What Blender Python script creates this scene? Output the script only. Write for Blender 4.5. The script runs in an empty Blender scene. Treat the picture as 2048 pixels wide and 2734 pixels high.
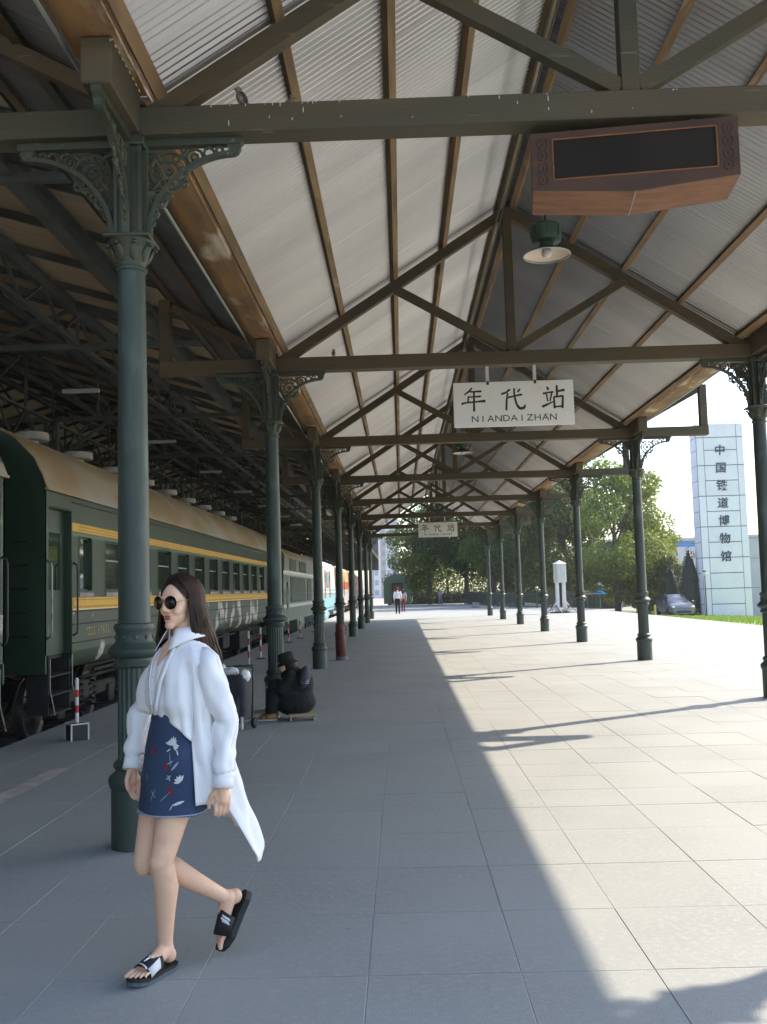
import bpy, bmesh, math, random
import numpy as np
from mathutils import Vector, Matrix, noise as mnoise

# ------------------------------------------------------------------ camera, sky, sun, exposure
scn = bpy.context.scene
R = math.radians
CAMH = 1.55
PITCH, YAW, ROLL = 0.080233, 0.0160235, 0.0281973
def _cam():
    cd = bpy.data.cameras.new('camera'); co = bpy.data.objects.new('camera', cd)
    scn.collection.objects.link(co)
    fh = Vector((-math.sin(YAW), math.cos(YAW), 0)); rt = Vector((math.cos(YAW), math.sin(YAW), 0)); zz = Vector((0, 0, 1))
    fw = fh*math.cos(PITCH) + zz*math.sin(PITCH); up = zz*math.cos(PITCH) - fh*math.sin(PITCH)
    c, s = math.cos(ROLL), math.sin(ROLL)
    ax, ay = rt*c - up*s, rt*s + up*c
    m = Matrix((ax, ay, -fw)).transposed().to_4x4(); m.translation = (0, 0, CAMH)
    co.matrix_world = m
    cd.sensor_fit = 'VERTICAL'; cd.sensor_height = 36.0; cd.sensor_width = 27.0
    cd.lens = 2610.5/2734*36; cd.clip_start = .05; cd.clip_end = 3000
    scn.camera = co
_cam()
SUN = Vector((0.987, 0.645, 1.0)).normalized()          # towards the sun
world = bpy.data.worlds.new('World'); scn.world = world; world.use_nodes = True
wn = world.node_tree.nodes; bg = wn['Background']
sky = wn.new('ShaderNodeTexSky'); sky.sky_type = 'NISHITA'; sky.sun_disc = False
sky.sun_elevation = math.asin(SUN.z); sky.sun_rotation = math.atan2(SUN.x, SUN.y)
sky.altitude = 60; sky.air_density = 1.0; sky.dust_density = 1.5; sky.ozone_density = 1.0
world.node_tree.links.new(sky.outputs[0], bg.inputs[0]); bg.inputs[1].default_value = 0.15
sd = bpy.data.lights.new('sun', 'SUN'); sd.energy = 3.0; sd.angle = R(0.5); sd.color = (1, .85, .66)
so = bpy.data.objects.new('sun', sd); scn.collection.objects.link(so)
so.rotation_euler = SUN.to_track_quat('Z', 'Y').to_euler(); so.location = (30, 20, 40)
vs = scn.view_settings; vs.view_transform = 'Standard'; vs.look = 'None'; vs.gamma = 1.0; vs.exposure = 1.56
vs.use_curve_mapping = False
scn.cycles.max_bounces = 7; scn.cycles.diffuse_bounces = 5; scn.cycles.glossy_bounces = 3
scn.cycles.transmission_bounces = 4; scn.cycles.caustics_reflective = False; scn.cycles.caustics_refractive = False
scn.cycles.sample_clamp_indirect = 6

# ------------------------------------------------------------------ helpers
rnd = random.Random(7)
C = scn.collection
def srgb(r, g, b):
    f = lambda c: (c/255/12.92 if c/255 <= .04045 else ((c/255+.055)/1.055)**2.4)
    return (f(r), f(g), f(b))
def mat(name, col, rough=.7, col2=None, scale=3.0, lo=.4, hi=.62, metal=0.0, bump=0.0, bscale=40.0, stretch=(1,1,1),
        col3=None, scale3=.8, lo3=.5, hi3=.6, spec=.5, objrand=0.0, trans=0.0, ior=1.45, alpha=1.0, detail=5.0, sss=0.0, col4=None, scale4=20.0, lo4=.66, hi4=.70):
    m = bpy.data.materials.new(name); m.use_nodes = True
    nt = m.node_tree; N = nt.nodes; L = nt.links; b = N['Principled BSDF']
    b.inputs['Base Color'].default_value = (*col, 1); b.inputs['Roughness'].default_value = rough
    b.inputs['Metallic'].default_value = metal; b.inputs['Specular IOR Level'].default_value = spec
    b.inputs['Transmission Weight'].default_value = trans; b.inputs['IOR'].default_value = ior
    if sss:
        b.inputs['Subsurface Weight'].default_value = sss; b.inputs['Subsurface Radius'].default_value = (.02, .008, .004)
        b.inputs['Subsurface Scale'].default_value = .4
    geo = N.new('ShaderNodeNewGeometry')
    def vec(st):
        mp = N.new('ShaderNodeMapping'); mp.inputs['Scale'].default_value = st
        L.new(geo.outputs['Position'], mp.inputs[0]); return mp.outputs[0]
    v = vec(stretch)
    cur = None
    def mixin(prev, prevcol, c2, sc, l, h, seed):
        n = N.new('ShaderNodeTexNoise'); n.noise_dimensions = '4D'; n.inputs['W'].default_value = seed
        n.inputs['Scale'].default_value = sc; n.inputs['Detail'].default_value = detail; L.new(v, n.inputs['Vector'])
        mr = N.new('ShaderNodeMapRange'); mr.inputs[1].default_value = l; mr.inputs[2].default_value = h
        L.new(n.outputs[0], mr.inputs[0])
        mx = N.new('ShaderNodeMix'); mx.data_type = 'RGBA'; L.new(mr.outputs[0], mx.inputs[0])
        if prev is None: mx.inputs[6].default_value = (*prevcol, 1)
        else: L.new(prev, mx.inputs[6])
        mx.inputs[7].default_value = (*c2, 1); return mx.outputs[2]
    if col2 is not None: cur = mixin(cur, col, col2, scale, lo, hi, 1.3)
    if col3 is not None: cur = mixin(cur, col, col3, scale3, lo3, hi3, 5.7)
    if col4 is not None: cur = mixin(cur, col, col4, scale4, lo4, hi4, 9.1)
    if objrand:
        oi = N.new('ShaderNodeObjectInfo'); hs = N.new('ShaderNodeHueSaturation')
        mr = N.new('ShaderNodeMapRange'); mr.inputs[3].default_value = 1-objrand; mr.inputs[4].default_value = 1+objrand
        L.new(oi.outputs['Random'], mr.inputs[0]); L.new(mr.outputs[0], hs.inputs['Value'])
        if cur is None: hs.inputs['Color'].default_value = (*col, 1)
        else: L.new(cur, hs.inputs['Color'])
        cur = hs.outputs[0]
    if cur is not None: L.new(cur, b.inputs['Base Color'])
    if bump:
        n = N.new('ShaderNodeTexNoise'); n.inputs['Scale'].default_value = bscale; n.inputs['Detail'].default_value = 4
        L.new(v, n.inputs['Vector']); bp = N.new('ShaderNodeBump'); bp.inputs['Strength'].default_value = bump
        bp.inputs['Distance'].default_value = .02
        L.new(n.outputs[0], bp.inputs['Height']); L.new(bp.outputs[0], b.inputs['Normal'])
    return m

class MB:
    """collects geometry; build() links it as one mesh object"""
    def __init__(s): s.v = []; s.f = []
    def add(s, vs_, fs_):
        o = len(s.v); s.v += [tuple(p) for p in vs_]; s.f += [tuple(i+o for i in f) for f in fs_]; return s
    def box(s, x0, x1, y0, y1, z0, z1):
        return s.add([(x0,y0,z0),(x1,y0,z0),(x1,y1,z0),(x0,y1,z0),(x0,y0,z1),(x1,y0,z1),(x1,y1,z1),(x0,y1,z1)],
                     [(0,3,2,1),(4,5,6,7),(0,1,5,4),(1,2,6,5),(2,3,7,6),(3,0,4,7)])
    def bbox(s, x0, x1, y0, y1, z0, z1, b=.006):      # box with chamfered edges
        bm = bmesh.new(); bmesh.ops.create_cube(bm, size=1)
        for v in bm.verts: v.co = Vector(((x0+x1)/2+v.co.x*(x1-x0), (y0+y1)/2+v.co.y*(y1-y0), (z0+z1)/2+v.co.z*(z1-z0)))
        bmesh.ops.bevel(bm, geom=bm.edges[:], offset=b, segments=1, affect='EDGES', profile=.5)
        bm.verts.index_update()
        s.add([v.co for v in bm.verts], [[v.index for v in f.verts] for f in bm.faces]); bm.free(); return s
    def beam(s, p0, p1, w, h, up=(0,0,1), b=0):       # w across, h along up
        p0, p1 = Vector(p0), Vector(p1); d = (p1-p0); l = d.length; d.normalize()
        a = d.cross(Vector(up)).normalized(); u = a.cross(d).normalized()
        q = MB(); (q.bbox(-w/2,w/2,0,l,-h/2,h/2,b) if b else q.box(-w/2,w/2,0,l,-h/2,h/2))
        return s.add([p0 + a*x + d*y + u*z for x,y,z in q.v], q.f)
    def tube(s, pts, r, n=8, cap=True, closed=False):
        pts = [Vector(p) for p in pts]; k = len(pts); rr = r if isinstance(r,(list,tuple)) else [r]*k
        ref = None; vs_ = []
        for i,p in enumerate(pts):
            if closed: t = pts[(i+1)%k]-pts[i-1]
            else: t = (pts[min(i+1,k-1)]-pts[max(i-1,0)])
            t.normalize()
            if ref is None: ref = Vector((0,0,1)) if abs(t.z)<.9 else Vector((1,0,0))
            a = t.cross(ref).normalized(); ref = a.cross(t).normalized()
            for j in range(n):
                an = 2*math.pi*j/n; vs_.append(p + (a*math.cos(an)+ref*math.sin(an))*rr[i])
        fs_ = [(i*n+j, i*n+(j+1)%n, (i+1)%k*n+(j+1)%n, (i+1)%k*n+j) for i in range(k if closed else k-1) for j in range(n)]
        if cap and not closed: fs_ += [tuple(range(n))[::-1], tuple((k-1)*n+j for j in range(n))]
        return s.add(vs_, fs_)
    def lathe(s, prof, n=24, c=(0,0,0), flute=0, nf=0, cap=True):
        c = Vector(c); vs_ = []
        for r, z in prof:
            for j in range(n):
                an = 2*math.pi*j/n; q = r*(1 - (flute*abs(math.cos(an*nf/2)) if nf else 0))
                vs_.append(c + Vector((q*math.cos(an), q*math.sin(an), z)))
        k = len(prof)
        fs_ = [(i*n+j, i*n+(j+1)%n, (i+1)*n+(j+1)%n, (i+1)*n+j) for i in range(k-1) for j in range(n)]
        if cap: fs_ += [tuple(range(n))[::-1], tuple((k-1)*n+j for j in range(n))]
        return s.add(vs_, fs_)
    def prism(s, poly, t, f):                            # 2-D polygon, f(u,v,w) -> 3-D, w in 0..t
        n = len(poly)
        return s.add([f(u,v,0) for u,v in poly]+[f(u,v,t) for u,v in poly],
                     [tuple(range(n))[::-1], tuple(range(n,2*n))]+[(i,(i+1)%n,n+(i+1)%n,n+i) for i in range(n)])
    def ellip(s, c, r, n=16, m=10, rot=None):
        c = Vector(c); vs_ = [];
        for i in range(m+1):
            t = math.pi*i/m
            for j in range(n):
                a = 2*math.pi*j/n; p = Vector((r[0]*math.sin(t)*math.cos(a), r[1]*math.sin(t)*math.sin(a), r[2]*math.cos(t)))
                if rot is not None: p = rot @ p
                vs_.append(c+p)
        return s.add(vs_, [(i*n+j,(i+1)*n+j,(i+1)*n+(j+1)%n,i*n+(j+1)%n) for i in range(m) for j in range(n)])
    def grid(s, P):                                      # P: rows x cols array of points
        r, c = len(P), len(P[0])
        return s.add([p for row in P for p in row], [(i*c+j,i*c+j+1,(i+1)*c+j+1,(i+1)*c+j) for i in range(r-1) for j in range(c-1)])
    def mesh(s, name, m, smooth=False):
        me = bpy.data.meshes.new(name); me.from_pydata([tuple(p) for p in s.v], [], s.f)
        if smooth is True: me.polygons.foreach_set('use_smooth', [True]*len(me.polygons))
        if m is not None: me.materials.append(m)
        me.update()
        if smooth == 'auto':
            me.polygons.foreach_set('use_smooth', [True]*len(me.polygons)); me.set_sharp_from_angle(angle=R(35))
        return me
    def build(s, name, m, parent=None, smooth=False):
        return link(name, s.mesh(name, m, smooth), parent)
def link(name, me, parent=None, loc=None, rot=None, scale=None):
    o = bpy.data.objects.new(name, me); C.objects.link(o)
    if parent is not None: o.parent = parent
    if loc is not None: o.location = loc
    if rot is not None: o.rotation_euler = rot
    if scale is not None: o.scale = scale
    return o
def tag(o, label=None, cat=None, group=None, kind=None):
    if label: o['label'] = label
    if cat: o['category'] = cat
    if group: o['group'] = group
    if kind: o['kind'] = kind
    return o
def thing(name, label, cat, loc=(0,0,0), rz=0, group=None):
    o = bpy.data.objects.new(name, None); C.objects.link(o); o.location = loc; o.rotation_euler = (0,0,rz)
    o.empty_display_size = .2
    return tag(o, label, cat, group)
def struct(name, mb, m, smooth=False):
    return tag(mb.build(name, m, None, smooth), kind='structure')
def autosmooth(o, ang=35):
    me = o.data; me.polygons.foreach_set('use_smooth', [True]*len(me.polygons)); me.set_sharp_from_angle(angle=R(ang)); return o

# ------------------------------------------------------------------ materials
M = {}
M['slab']   = mat('granite_slab', (.330,.352,.348), .66, (.282,.300,.297), .8, .36, .68, bump=.15, bscale=140, objrand=.03, col3=(.350,.370,.365), scale3=34, lo3=.48, hi3=.70, col4=(.16,.17,.17), scale4=12, lo4=.735, hi4=.76, detail=9)
M['mortar'] = mat('joint_mortar', (.36,.37,.36), .95, (.13,.14,.12), .7, .57, .64)
M['concrete'] = mat('old_concrete', (.33,.32,.30), .9, (.22,.215,.2), 1.5, .4, .65, bump=.3, bscale=30)
M['cast']   = mat('blue_green_iron_paint', (.054,.074,.062), .5, (.040,.056,.046), 3.5, .4, .65, bump=.1, bscale=25, col3=(.085,.115,.10), scale3=6, lo3=.56, hi3=.70, stretch=(1,1,.35), col4=(.15,.10,.06), scale4=22, lo4=.70, hi4=.73, detail=8)
M['castd']  = mat('dark_green_iron_paint', (.055,.068,.048), .5, (.075,.07,.045), 8, .45, .65, bump=.1, bscale=40, col4=(.13,.16,.13), scale4=26, lo4=.64, hi4=.70)
M['timber'] = mat('weathered_timber_paint', (.105,.085,.052), .72, (.135,.095,.055), 1.7, .42, .62, stretch=(.35,1,3), bump=.3, bscale=45, col3=(.075,.078,.055), scale3=.9, lo3=.5, hi3=.68, col4=(.20,.155,.10), scale4=9, lo4=.66, hi4=.72, detail=8)
M['purlin'] = mat('bare_purlin', (.34,.215,.11), .8, (.20,.13,.07), 2.5, .4, .62, stretch=(4,.5,4), bump=.2, bscale=60, col3=(.42,.32,.21), scale3=3, lo3=.58, hi3=.7)
M['sheet']  = mat('corrugated_sheet', (.52,.50,.48), .40, (.43,.415,.40), .9, .42, .68, stretch=(.25,1.5,.25), objrand=.06, spec=.3, metal=.95, col3=(.42,.36,.29), scale3=.7, lo3=.62, hi3=.76, detail=7)
M['wing']   = mat('dark_wing_sheet', (.16,.155,.145), .8, (.10,.10,.095), 1.2, .4, .65)
M['rust']   = mat('rusted_gutter', (.34,.185,.07), .75, (.19,.115,.055), 2.4, .40, .62, stretch=(1.5,.5,1.5), bump=.5, bscale=9, col3=(.62,.52,.38), scale3=2.2, lo3=.545, hi3=.66)
M['galv']   = mat('galvanised_lip', (.55,.54,.5), .45, metal=.6)
M['steel']  = mat('shed_steel', (.12,.135,.13), .55, (.085,.09,.082), 2, .4, .65)
M['deck']   = mat('shed_deck', (.74,.60,.42), .8, (.60,.48,.32), .8, .4, .65, stretch=(.4,2,1))
M['ballast']= mat('ballast', (.10,.09,.08), .95, (.17,.16,.145), 22, .45, .6, bump=1.0, bscale=35)
M['rail']   = mat('rail_steel', (.16,.10,.07), .45, metal=.5)
M['sleeper']= mat('sleeper', (.09,.075,.06), .9, (.14,.13,.12), 4)
M['earth']  = mat('pale_earth', (.34,.32,.29), .95, (.26,.25,.22), .15, .4, .6)
M['asphalt']= mat('asphalt', (.20,.20,.20), .9, (.26,.255,.25), .3, .4, .65)
M['lawn']   = mat('lawn_grass', (.16,.26,.045), .9, (.22,.30,.07), .6, .4, .65, bump=.6, bscale=30)
M['white']  = mat('white_paint', (.66,.65,.65), .5, (.55,.54,.53), 3, .5, .7)
M['black']  = mat('black_paint', (.02,.02,.02), .45)
M['dark']   = mat('dark_iron', (.045,.05,.05), .55, (.06,.06,.055), 6)
M['green']  = mat('coach_green', (.038,.064,.042), .30, (.030,.052,.035), 1.4, .4, .65, spec=.5)
# ================================================================== SETTING: ground, tracks, platform
XL, XR, XC, D, Y1 = -1.708, 4.9075, 1.6, 6.9459, 6.241
def T(k): return Y1 + D*(k-1)
PXE, PXR, PY0, PY1 = -4.3, 12.25, -30.0, 104.0        # platform extents
RAILZ = -.45
def gz(x, y):
    if y > 105: return -1.1
    if x <= PXR: return -.12
    return -.06-(.045*min(x-PXR, 22)+.014*min(max(0, y-40), 40))
def make_ground():
    xs = [-900,-400,-150,-60,-30,-4.4,0,6,PXR] + [PXR+.02] + [PXR+i*2.2 for i in range(1,11)] + [45,70,120,300,900]
    ys = [-200,-60,-20,0,20,30,40,48,56,64,72,80,95,104,105.5,120,200,500,1500]
    P = [[(x, y, -.75 if x < -4.35 else gz(x, y)) for x in xs] for y in ys]
    struct('ground', MB().grid(P), M['earth'])
make_ground()
struct('track_bed', MB().box(-24, -4.42, -30, 150, -1.2, -.62), M['ballast'])
def island(m, amt=.06):
    nt = m.node_tree; b = nt.nodes['Principled BSDF']; geo = nt.nodes.new('ShaderNodeNewGeometry')
    hs = nt.nodes.new('ShaderNodeHueSaturation'); mr = nt.nodes.new('ShaderNodeMapRange')
    mr.inputs[3].default_value = 1-amt; mr.inputs[4].default_value = 1+amt
    nt.links.new(geo.outputs['Random Per Island'], mr.inputs[0]); nt.links.new(mr.outputs[0], hs.inputs['Value'])
    l = [l for l in nt.links if l.to_socket == b.inputs['Base Color']][0]
    nt.links.new(l.from_socket, hs.inputs['Color']); nt.links.new(hs.outputs[0], b.inputs['Base Color']); return m
M['slab2'] = island(M['slab'].copy(), .025)

def make_platform():
    mb = MB().box(PXE+.03, PXR, PY0, PY1, -.7, -.0024)
    plat = struct('platform', mb, M['mortar'])
    xs = [-4.3, -3.72, -3.1, -2.49, -1.49, -.87, -.18, .437, .975]
    xs = [-4.3, -3.72, -3.12, -2.50, -1.92, -1.47, -.87, -.18, .437, .975]
    while xs[-1] < PXR-.7: xs.append(xs[-1]+.615+rnd.uniform(-.02,.02))
    xs[-1] = PXR
    ys = [3.32,4.09,4.85,5.62,6.39,7.05,7.62,8.16,8.71]; y = 3.32
    while y > PY0+.9: y -= .77; ys.insert(0,y)
    while ys[-1] < PY1-.9: ys.append(ys[-1]+rnd.choice((.55,.62,.7,.77,.77)))
    ys[0] = PY0; ys[-1] = PY1
    g = .0016
    cells = []
    for i in range(len(xs)-1):
        for j in range(len(ys)-1):
            x0,x1,y0,y1 = xs[i],xs[i+1],ys[j],ys[j+1]; cx,cy = (x0+x1)/2,(y0+y1)/2
            vis = cy > 2.6 and -.5 < cx/max(cy,.1) < .5
            cells.append((not vis, math.hypot(cx,cy), x0,x1,y0,y1))
    cells.sort()
    cache = {}
    rest = MB()
    for k,(nv,dist,x0,x1,y0,y1) in enumerate(cells):
        dz = rnd.uniform(-.0012,.0008); gx = g*rnd.uniform(.6,1.5)
        if k < 290 and not nv:
            key = round(x1-x0,2), round(y1-y0,2)
            if key not in cache:
                w,l = x1-x0-2*g, y1-y0-2*g
                cache[key] = MB().bbox(-w/2,w/2,-l/2,l/2,-.05,0,.0015).mesh('slab', M['slab'])
            link('slab', cache[key], plat, ((x0+x1)/2,(y0+y1)/2,dz), (rnd.uniform(-.0012,.0012),rnd.uniform(-.0012,.0012),rnd.uniform(-.001,.001)))
        else:
            rest.box(x0+gx,x1-gx,y0+gx,y1-gx,-.04,dz)
    o = rest.build('slab_field', M['slab2'], plat); o['kind'] = 'stuff'
    # edge coping of the platform
    cp = MB().box(PXE, PXE+.03, PY0, PY1, -.95, -.004).build('edge_coping', M['concrete'], plat)
    return plat
plat = make_platform()
def make_tracks():
    for cx in (-6.05, -10.6):
        tr = thing('railway_track', 'pair of rails on sleepers beneath the green coaches beside the platform' if cx > -8 else 'second railway track deeper inside the dark train shed', 'track', (cx,0,0), group=None)
        for s in (-1,1):
            q = MB(); q.box(s*.7175-.035, s*.7175+.035, -30, 140, RAILZ-.04, RAILZ); q.box(s*.7175-.009, s*.7175+.009, -30, 140, RAILZ-.13, RAILZ-.04); q.box(s*.7175-.07, s*.7175+.07, -30, 140, RAILZ-.15, RAILZ-.13)
            q.build('rail', M['rail'], tr)
        q = MB()
        for i in range(230): q.box(-1.25,1.25,-12+i*.6,-12+i*.6+.22,-.66,RAILZ-.152)
        o = q.build('sleepers', M['sleeper'], tr); o['kind'] = 'stuff'
make_tracks()
# pale worn stripe painted near the platform edge
MB().add([(-3.30,7.2,.004),(-3.12,7.2,.004),(-3.08,9.1,.004),(-3.26,9.1,.004)],[(0,1,2,3)]).build('worn_marking', mat('worn_white', (.48,.47,.45), .8, (.36,.35,.33), 7, .4, .6), plat)

# ================================================================== CANOPY
canopy = thing('platform_canopy', 'long open platform canopy with timber trusses, corrugated roof and iron columns', 'canopy', (XC, 0, 0))
def cl(x, y, z): return (x-XC, y, z)                  # world -> canopy-local
KS = list(range(1, 9))
def bracket_mesh():
    mb = MB(); th = .034
    f = lambda u,v,w: (u, w-th/2, v)
    arc = [(.70-.595*math.cos(t), 3.9+.575*math.sin(t)) for t in [i*math.pi/2/14 for i in range(15)]]
    arc2 = [(.70-.565*math.cos(t)-.0, 3.9+.545*math.sin(t)+.0) for t in [i*math.pi/2/14 for i in range(15)]]
    for i in range(14):
        q = [arc2[i], arc2[i+1], arc[i+1], arc[i]]; mb.prism(q, .05, lambda u,v,w: (u, w-.025, v))
    mb.prism([(.075,3.9),(.112,3.9),(.112,4.565),(.075,4.565)], th, f)
    mb.prism([(.112,4.515),(.735,4.515),(.75,4.53),(.75,4.565),(.112,4.565)], .06, lambda u,v,w: (u, w-.03, v))
    mb.prism([(.66,4.44),(.715,4.455),(.735,4.49),(.73,4.515),(.64,4.515)], .045, lambda u,v,w: (u, w-.0225, v))
    def ring(c, r, t=.0105, a0=0, a1=360):
        n = max(8, int(r*160)); full = a1-a0 >= 360
        pts = [(c[0]+r*math.cos(R(a0+(a1-a0)*i/n)), 0, c[1]+r*math.sin(R(a0+(a1-a0)*i/n))) for i in range(n if full else n+1)]
        mb.tube(pts, t, 5, closed=full)
    ring((.255,4.355), .125); ring((.255,4.355), .065); ring((.255,4.355), .02, .014)
    for a in range(0,360,60):
        c = (.255+.095*math.cos(R(a)), 4.355+.095*math.sin(R(a))); ring(c, .024, .009)
    ring((.185,4.165), .058); ring((.185,4.165), .025, .011); ring((.15,4.065), .032); ring((.135,4.0), .02)
    ring((.425,4.445), .055); ring((.425,4.445), .022, .011); ring((.52,4.47), .035); ring((.59,4.488), .022); ring((.35,4.27), .028); ring((.245,4.19), .026)
    for p in [((.12,4.48),(.19,4.44)),((.34,4.45),(.38,4.50)),((.15,4.24),(.18,4.28)),((.30,4.22),(.33,4.25)),((.38,4.36),(.41,4.39)),((.12,4.11),(.14,4.10)),((.21,4.11),(.235,4.16))]:
        mb.tube([(p[0][0],0,p[0][1]),((p[0][0]+p[1][0])/2+.01,0,(p[0][1]+p[1][1])/2),(p[1][0],0,p[1][1])], [.012,.016,.010], 5)
    return mb.mesh('bracket', M['castd'], 'auto')
def make_columns():
    shaft = MB().lathe([(.104,1.385),(.1,1.41),(.0985,1.8),(.0955,2.6),(.0905,3.3),(.087,3.668),(.09,3.67),(.101,3.678),(.101,3.694),(.09,3.703)], 28).mesh('column', M['cast'])
    base = MB(); base.lathe([(.151,0),(.15,.365),(.158,.372),(.166,.40),(.166,.425),(.155,.445),(.13,.462),(.122,.48),(.134,.494),(.136,.512),(.125,.528),(.112,.54)], 28)
    drum = MB().lathe([(.1085,.535),(.1085,.56),(.108,1.09),(.1085,1.115)], 96, flute=.085, nf=20)
    ring = MB().lathe([(.112,1.112),(.13,1.12),(.134,1.14),(.122,1.155),(.12,1.17),(.15,1.185),(.166,1.205),(.166,1.225),(.15,1.24),(.128,1.262),(.118,1.275),(.116,1.33),(.124,1.345),(.13,1.365),(.122,1.385),(.104,1.39)], 28)
    for j in range(10):
        a = j*R(36); ring.ellip((.117*math.cos(a), .117*math.sin(a), 1.302), (.014,.014,.014), 6, 4)
    cap = MB(); cap.lathe([(.088,3.70),(.09,3.72),(.105,3.75),(.118,3.80),(.128,3.84),(.146,3.865),(.15,3.872)], 24)
    cap.bbox(-.152,.152,-.152,.152,3.872,3.897,.008)
    for j in range(8):
        a = j*R(45)+R(22.5); s = Matrix.Rotation(a,3,'Z') @ Matrix.Rotation(R(24),3,'Y')
        cap.ellip((.118*math.cos(a), .118*math.sin(a), 3.785), (.016,.03,.06), 8, 6, s)
        cap.ellip((.152*math.cos(a), .152*math.sin(a), 3.838), (.02,.02,.014), 6, 5, s)
    post = MB(); post.bbox(-.078,.078,-.078,.078,3.897,4.563,.01)
    for sx in (-1,1):
        for sy in (-1,1): post.box(sx*.078-.012, sx*.078+.012, sy*.078-.012, sy*.078+.012, 3.898, 4.562)
    post.bbox(-.115,.115,-.115,.115,4.50,4.5635,.008)
    br = bracket_mesh()
    meshes = [(n, mb.mesh(n, m, True if n != 'bracket_post' else False)) for n, mb, m in
              (('base',base,M['cast']),('fluted_drum',drum,M['cast']),('ring',ring,M['cast']),('capital',cap,M['castd']),('bracket_post',post,M['castd']))]
    for me in [shaft]+[m for _,m in meshes]:
        me.polygons.foreach_set('use_smooth',[True]*len(me.polygons)); me.set_sharp_from_angle(angle=R(40))
    for k in KS:
        for X in (XL, XR):
            c = link('column', shaft, canopy, cl(X, T(k), 0), (0,0,rnd.uniform(0,.3)))
            c.rotation_euler = (0,0,0)
            for n, me in meshes: link(n, me, c)
            for a in range(4): link('bracket', br, c, rot=(0,0,a*math.pi/2))
make_columns()
SL = .6358                                            # main roof slope
def rz(x): return 4.80 + (1.6-abs(x-XC) + 1.42)*SL    # rafter centre line, x in world
def make_trusses():
    tie = MB(); tie.bbox(-4.82,4.82,-.1,.1,4.5655,4.75,.006); tie = tie.mesh('tie_beam', M['timber'])
    raf = MB().beam((-3.28,0,rz(-1.68)),(-.02,0,rz(1.58)),.11,.135).mesh('rafter', M['timber'])
    rafr = MB().beam((3.28,0,rz(-1.68)),(.02,0,rz(1.58)),.11,.135).mesh('rafter', M['timber'])
    king = MB().bbox(-.06,.06,-.06,.06,4.75,rz(XC)+.05,.005).mesh('king_post', M['timber'])
    st = MB().beam((-1.56,0,rz(.04)-.05),(-.06,0,4.80),.09,.11).mesh('strut', M['timber'])
    st2 = MB().beam((1.56,0,rz(.04)-.05),(.06,0,4.80),.09,.11).mesh('strut', M['timber'])
    ep = MB().bbox(-.075,.075,-.075,.075,4.75,5.62,.005).mesh('end_post', M['timber'])
    wr = MB().beam((-3.43,0,4.86),(-4.66,0,5.52),.09,.11).mesh('wing_rafter', M['timber'])
    wr2 = MB().beam((3.43,0,4.86),(4.66,0,5.52),.09,.11).mesh('wing_rafter', M['timber'])
    cb = MB(); cb.bbox(-.095,.095,-.75,-.101,4.575,4.862,.012); cb.bbox(-.095,.095,.101,.75,4.575,4.862,.012); cb = cb.mesh('corbel', M['timber'])
    pl = MB(); pl.box(-.11,.11,-.108,-.1005,4.762,4.60)
    for k in KS:
        for n, me in (('tie_beam',tie),('rafter',raf),('rafter',rafr),('king_post',king),('strut',st),('strut',st2),('wing_rafter',wr),('wing_rafter',wr2)):
            link(n, me, canopy, (0,T(k),0))
        for s in (-1,1):
            link('end_post', ep, canopy, (s*4.745,T(k),0)); link('corbel', cb, canopy, (s*(XR-XL)/2,T(k),0))
make_trusses()
YA0, YA1 = T(1)-3.0, T(8)+.12
def corr(name, x0, z0, x1, z1, m, W=.836, pitch=.076, amp=.019, seg=6):
    """one corrugated sheet, waves along y, running from (x0,z0) to (x1,z1); canopy-local"""
    d = Vector((x1-x0,0,z1-z0)).normalized(); n = Vector((-d.z,0,d.x))
    if n.z < 0: n = -n
    rows = []
    K = int(round((W+pitch*.5)/pitch*seg))
    for (x,z) in ((x0,z0),((x0+x1)/2,(z0+z1)/2),(x1,z1)):
        rows.append([Vector((x,i*pitch/seg,z)) + n*amp*math.cos(2*math.pi*i/seg) for i in range(K+1)])
    return MB().grid(rows).mesh(name, m, True)
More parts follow.
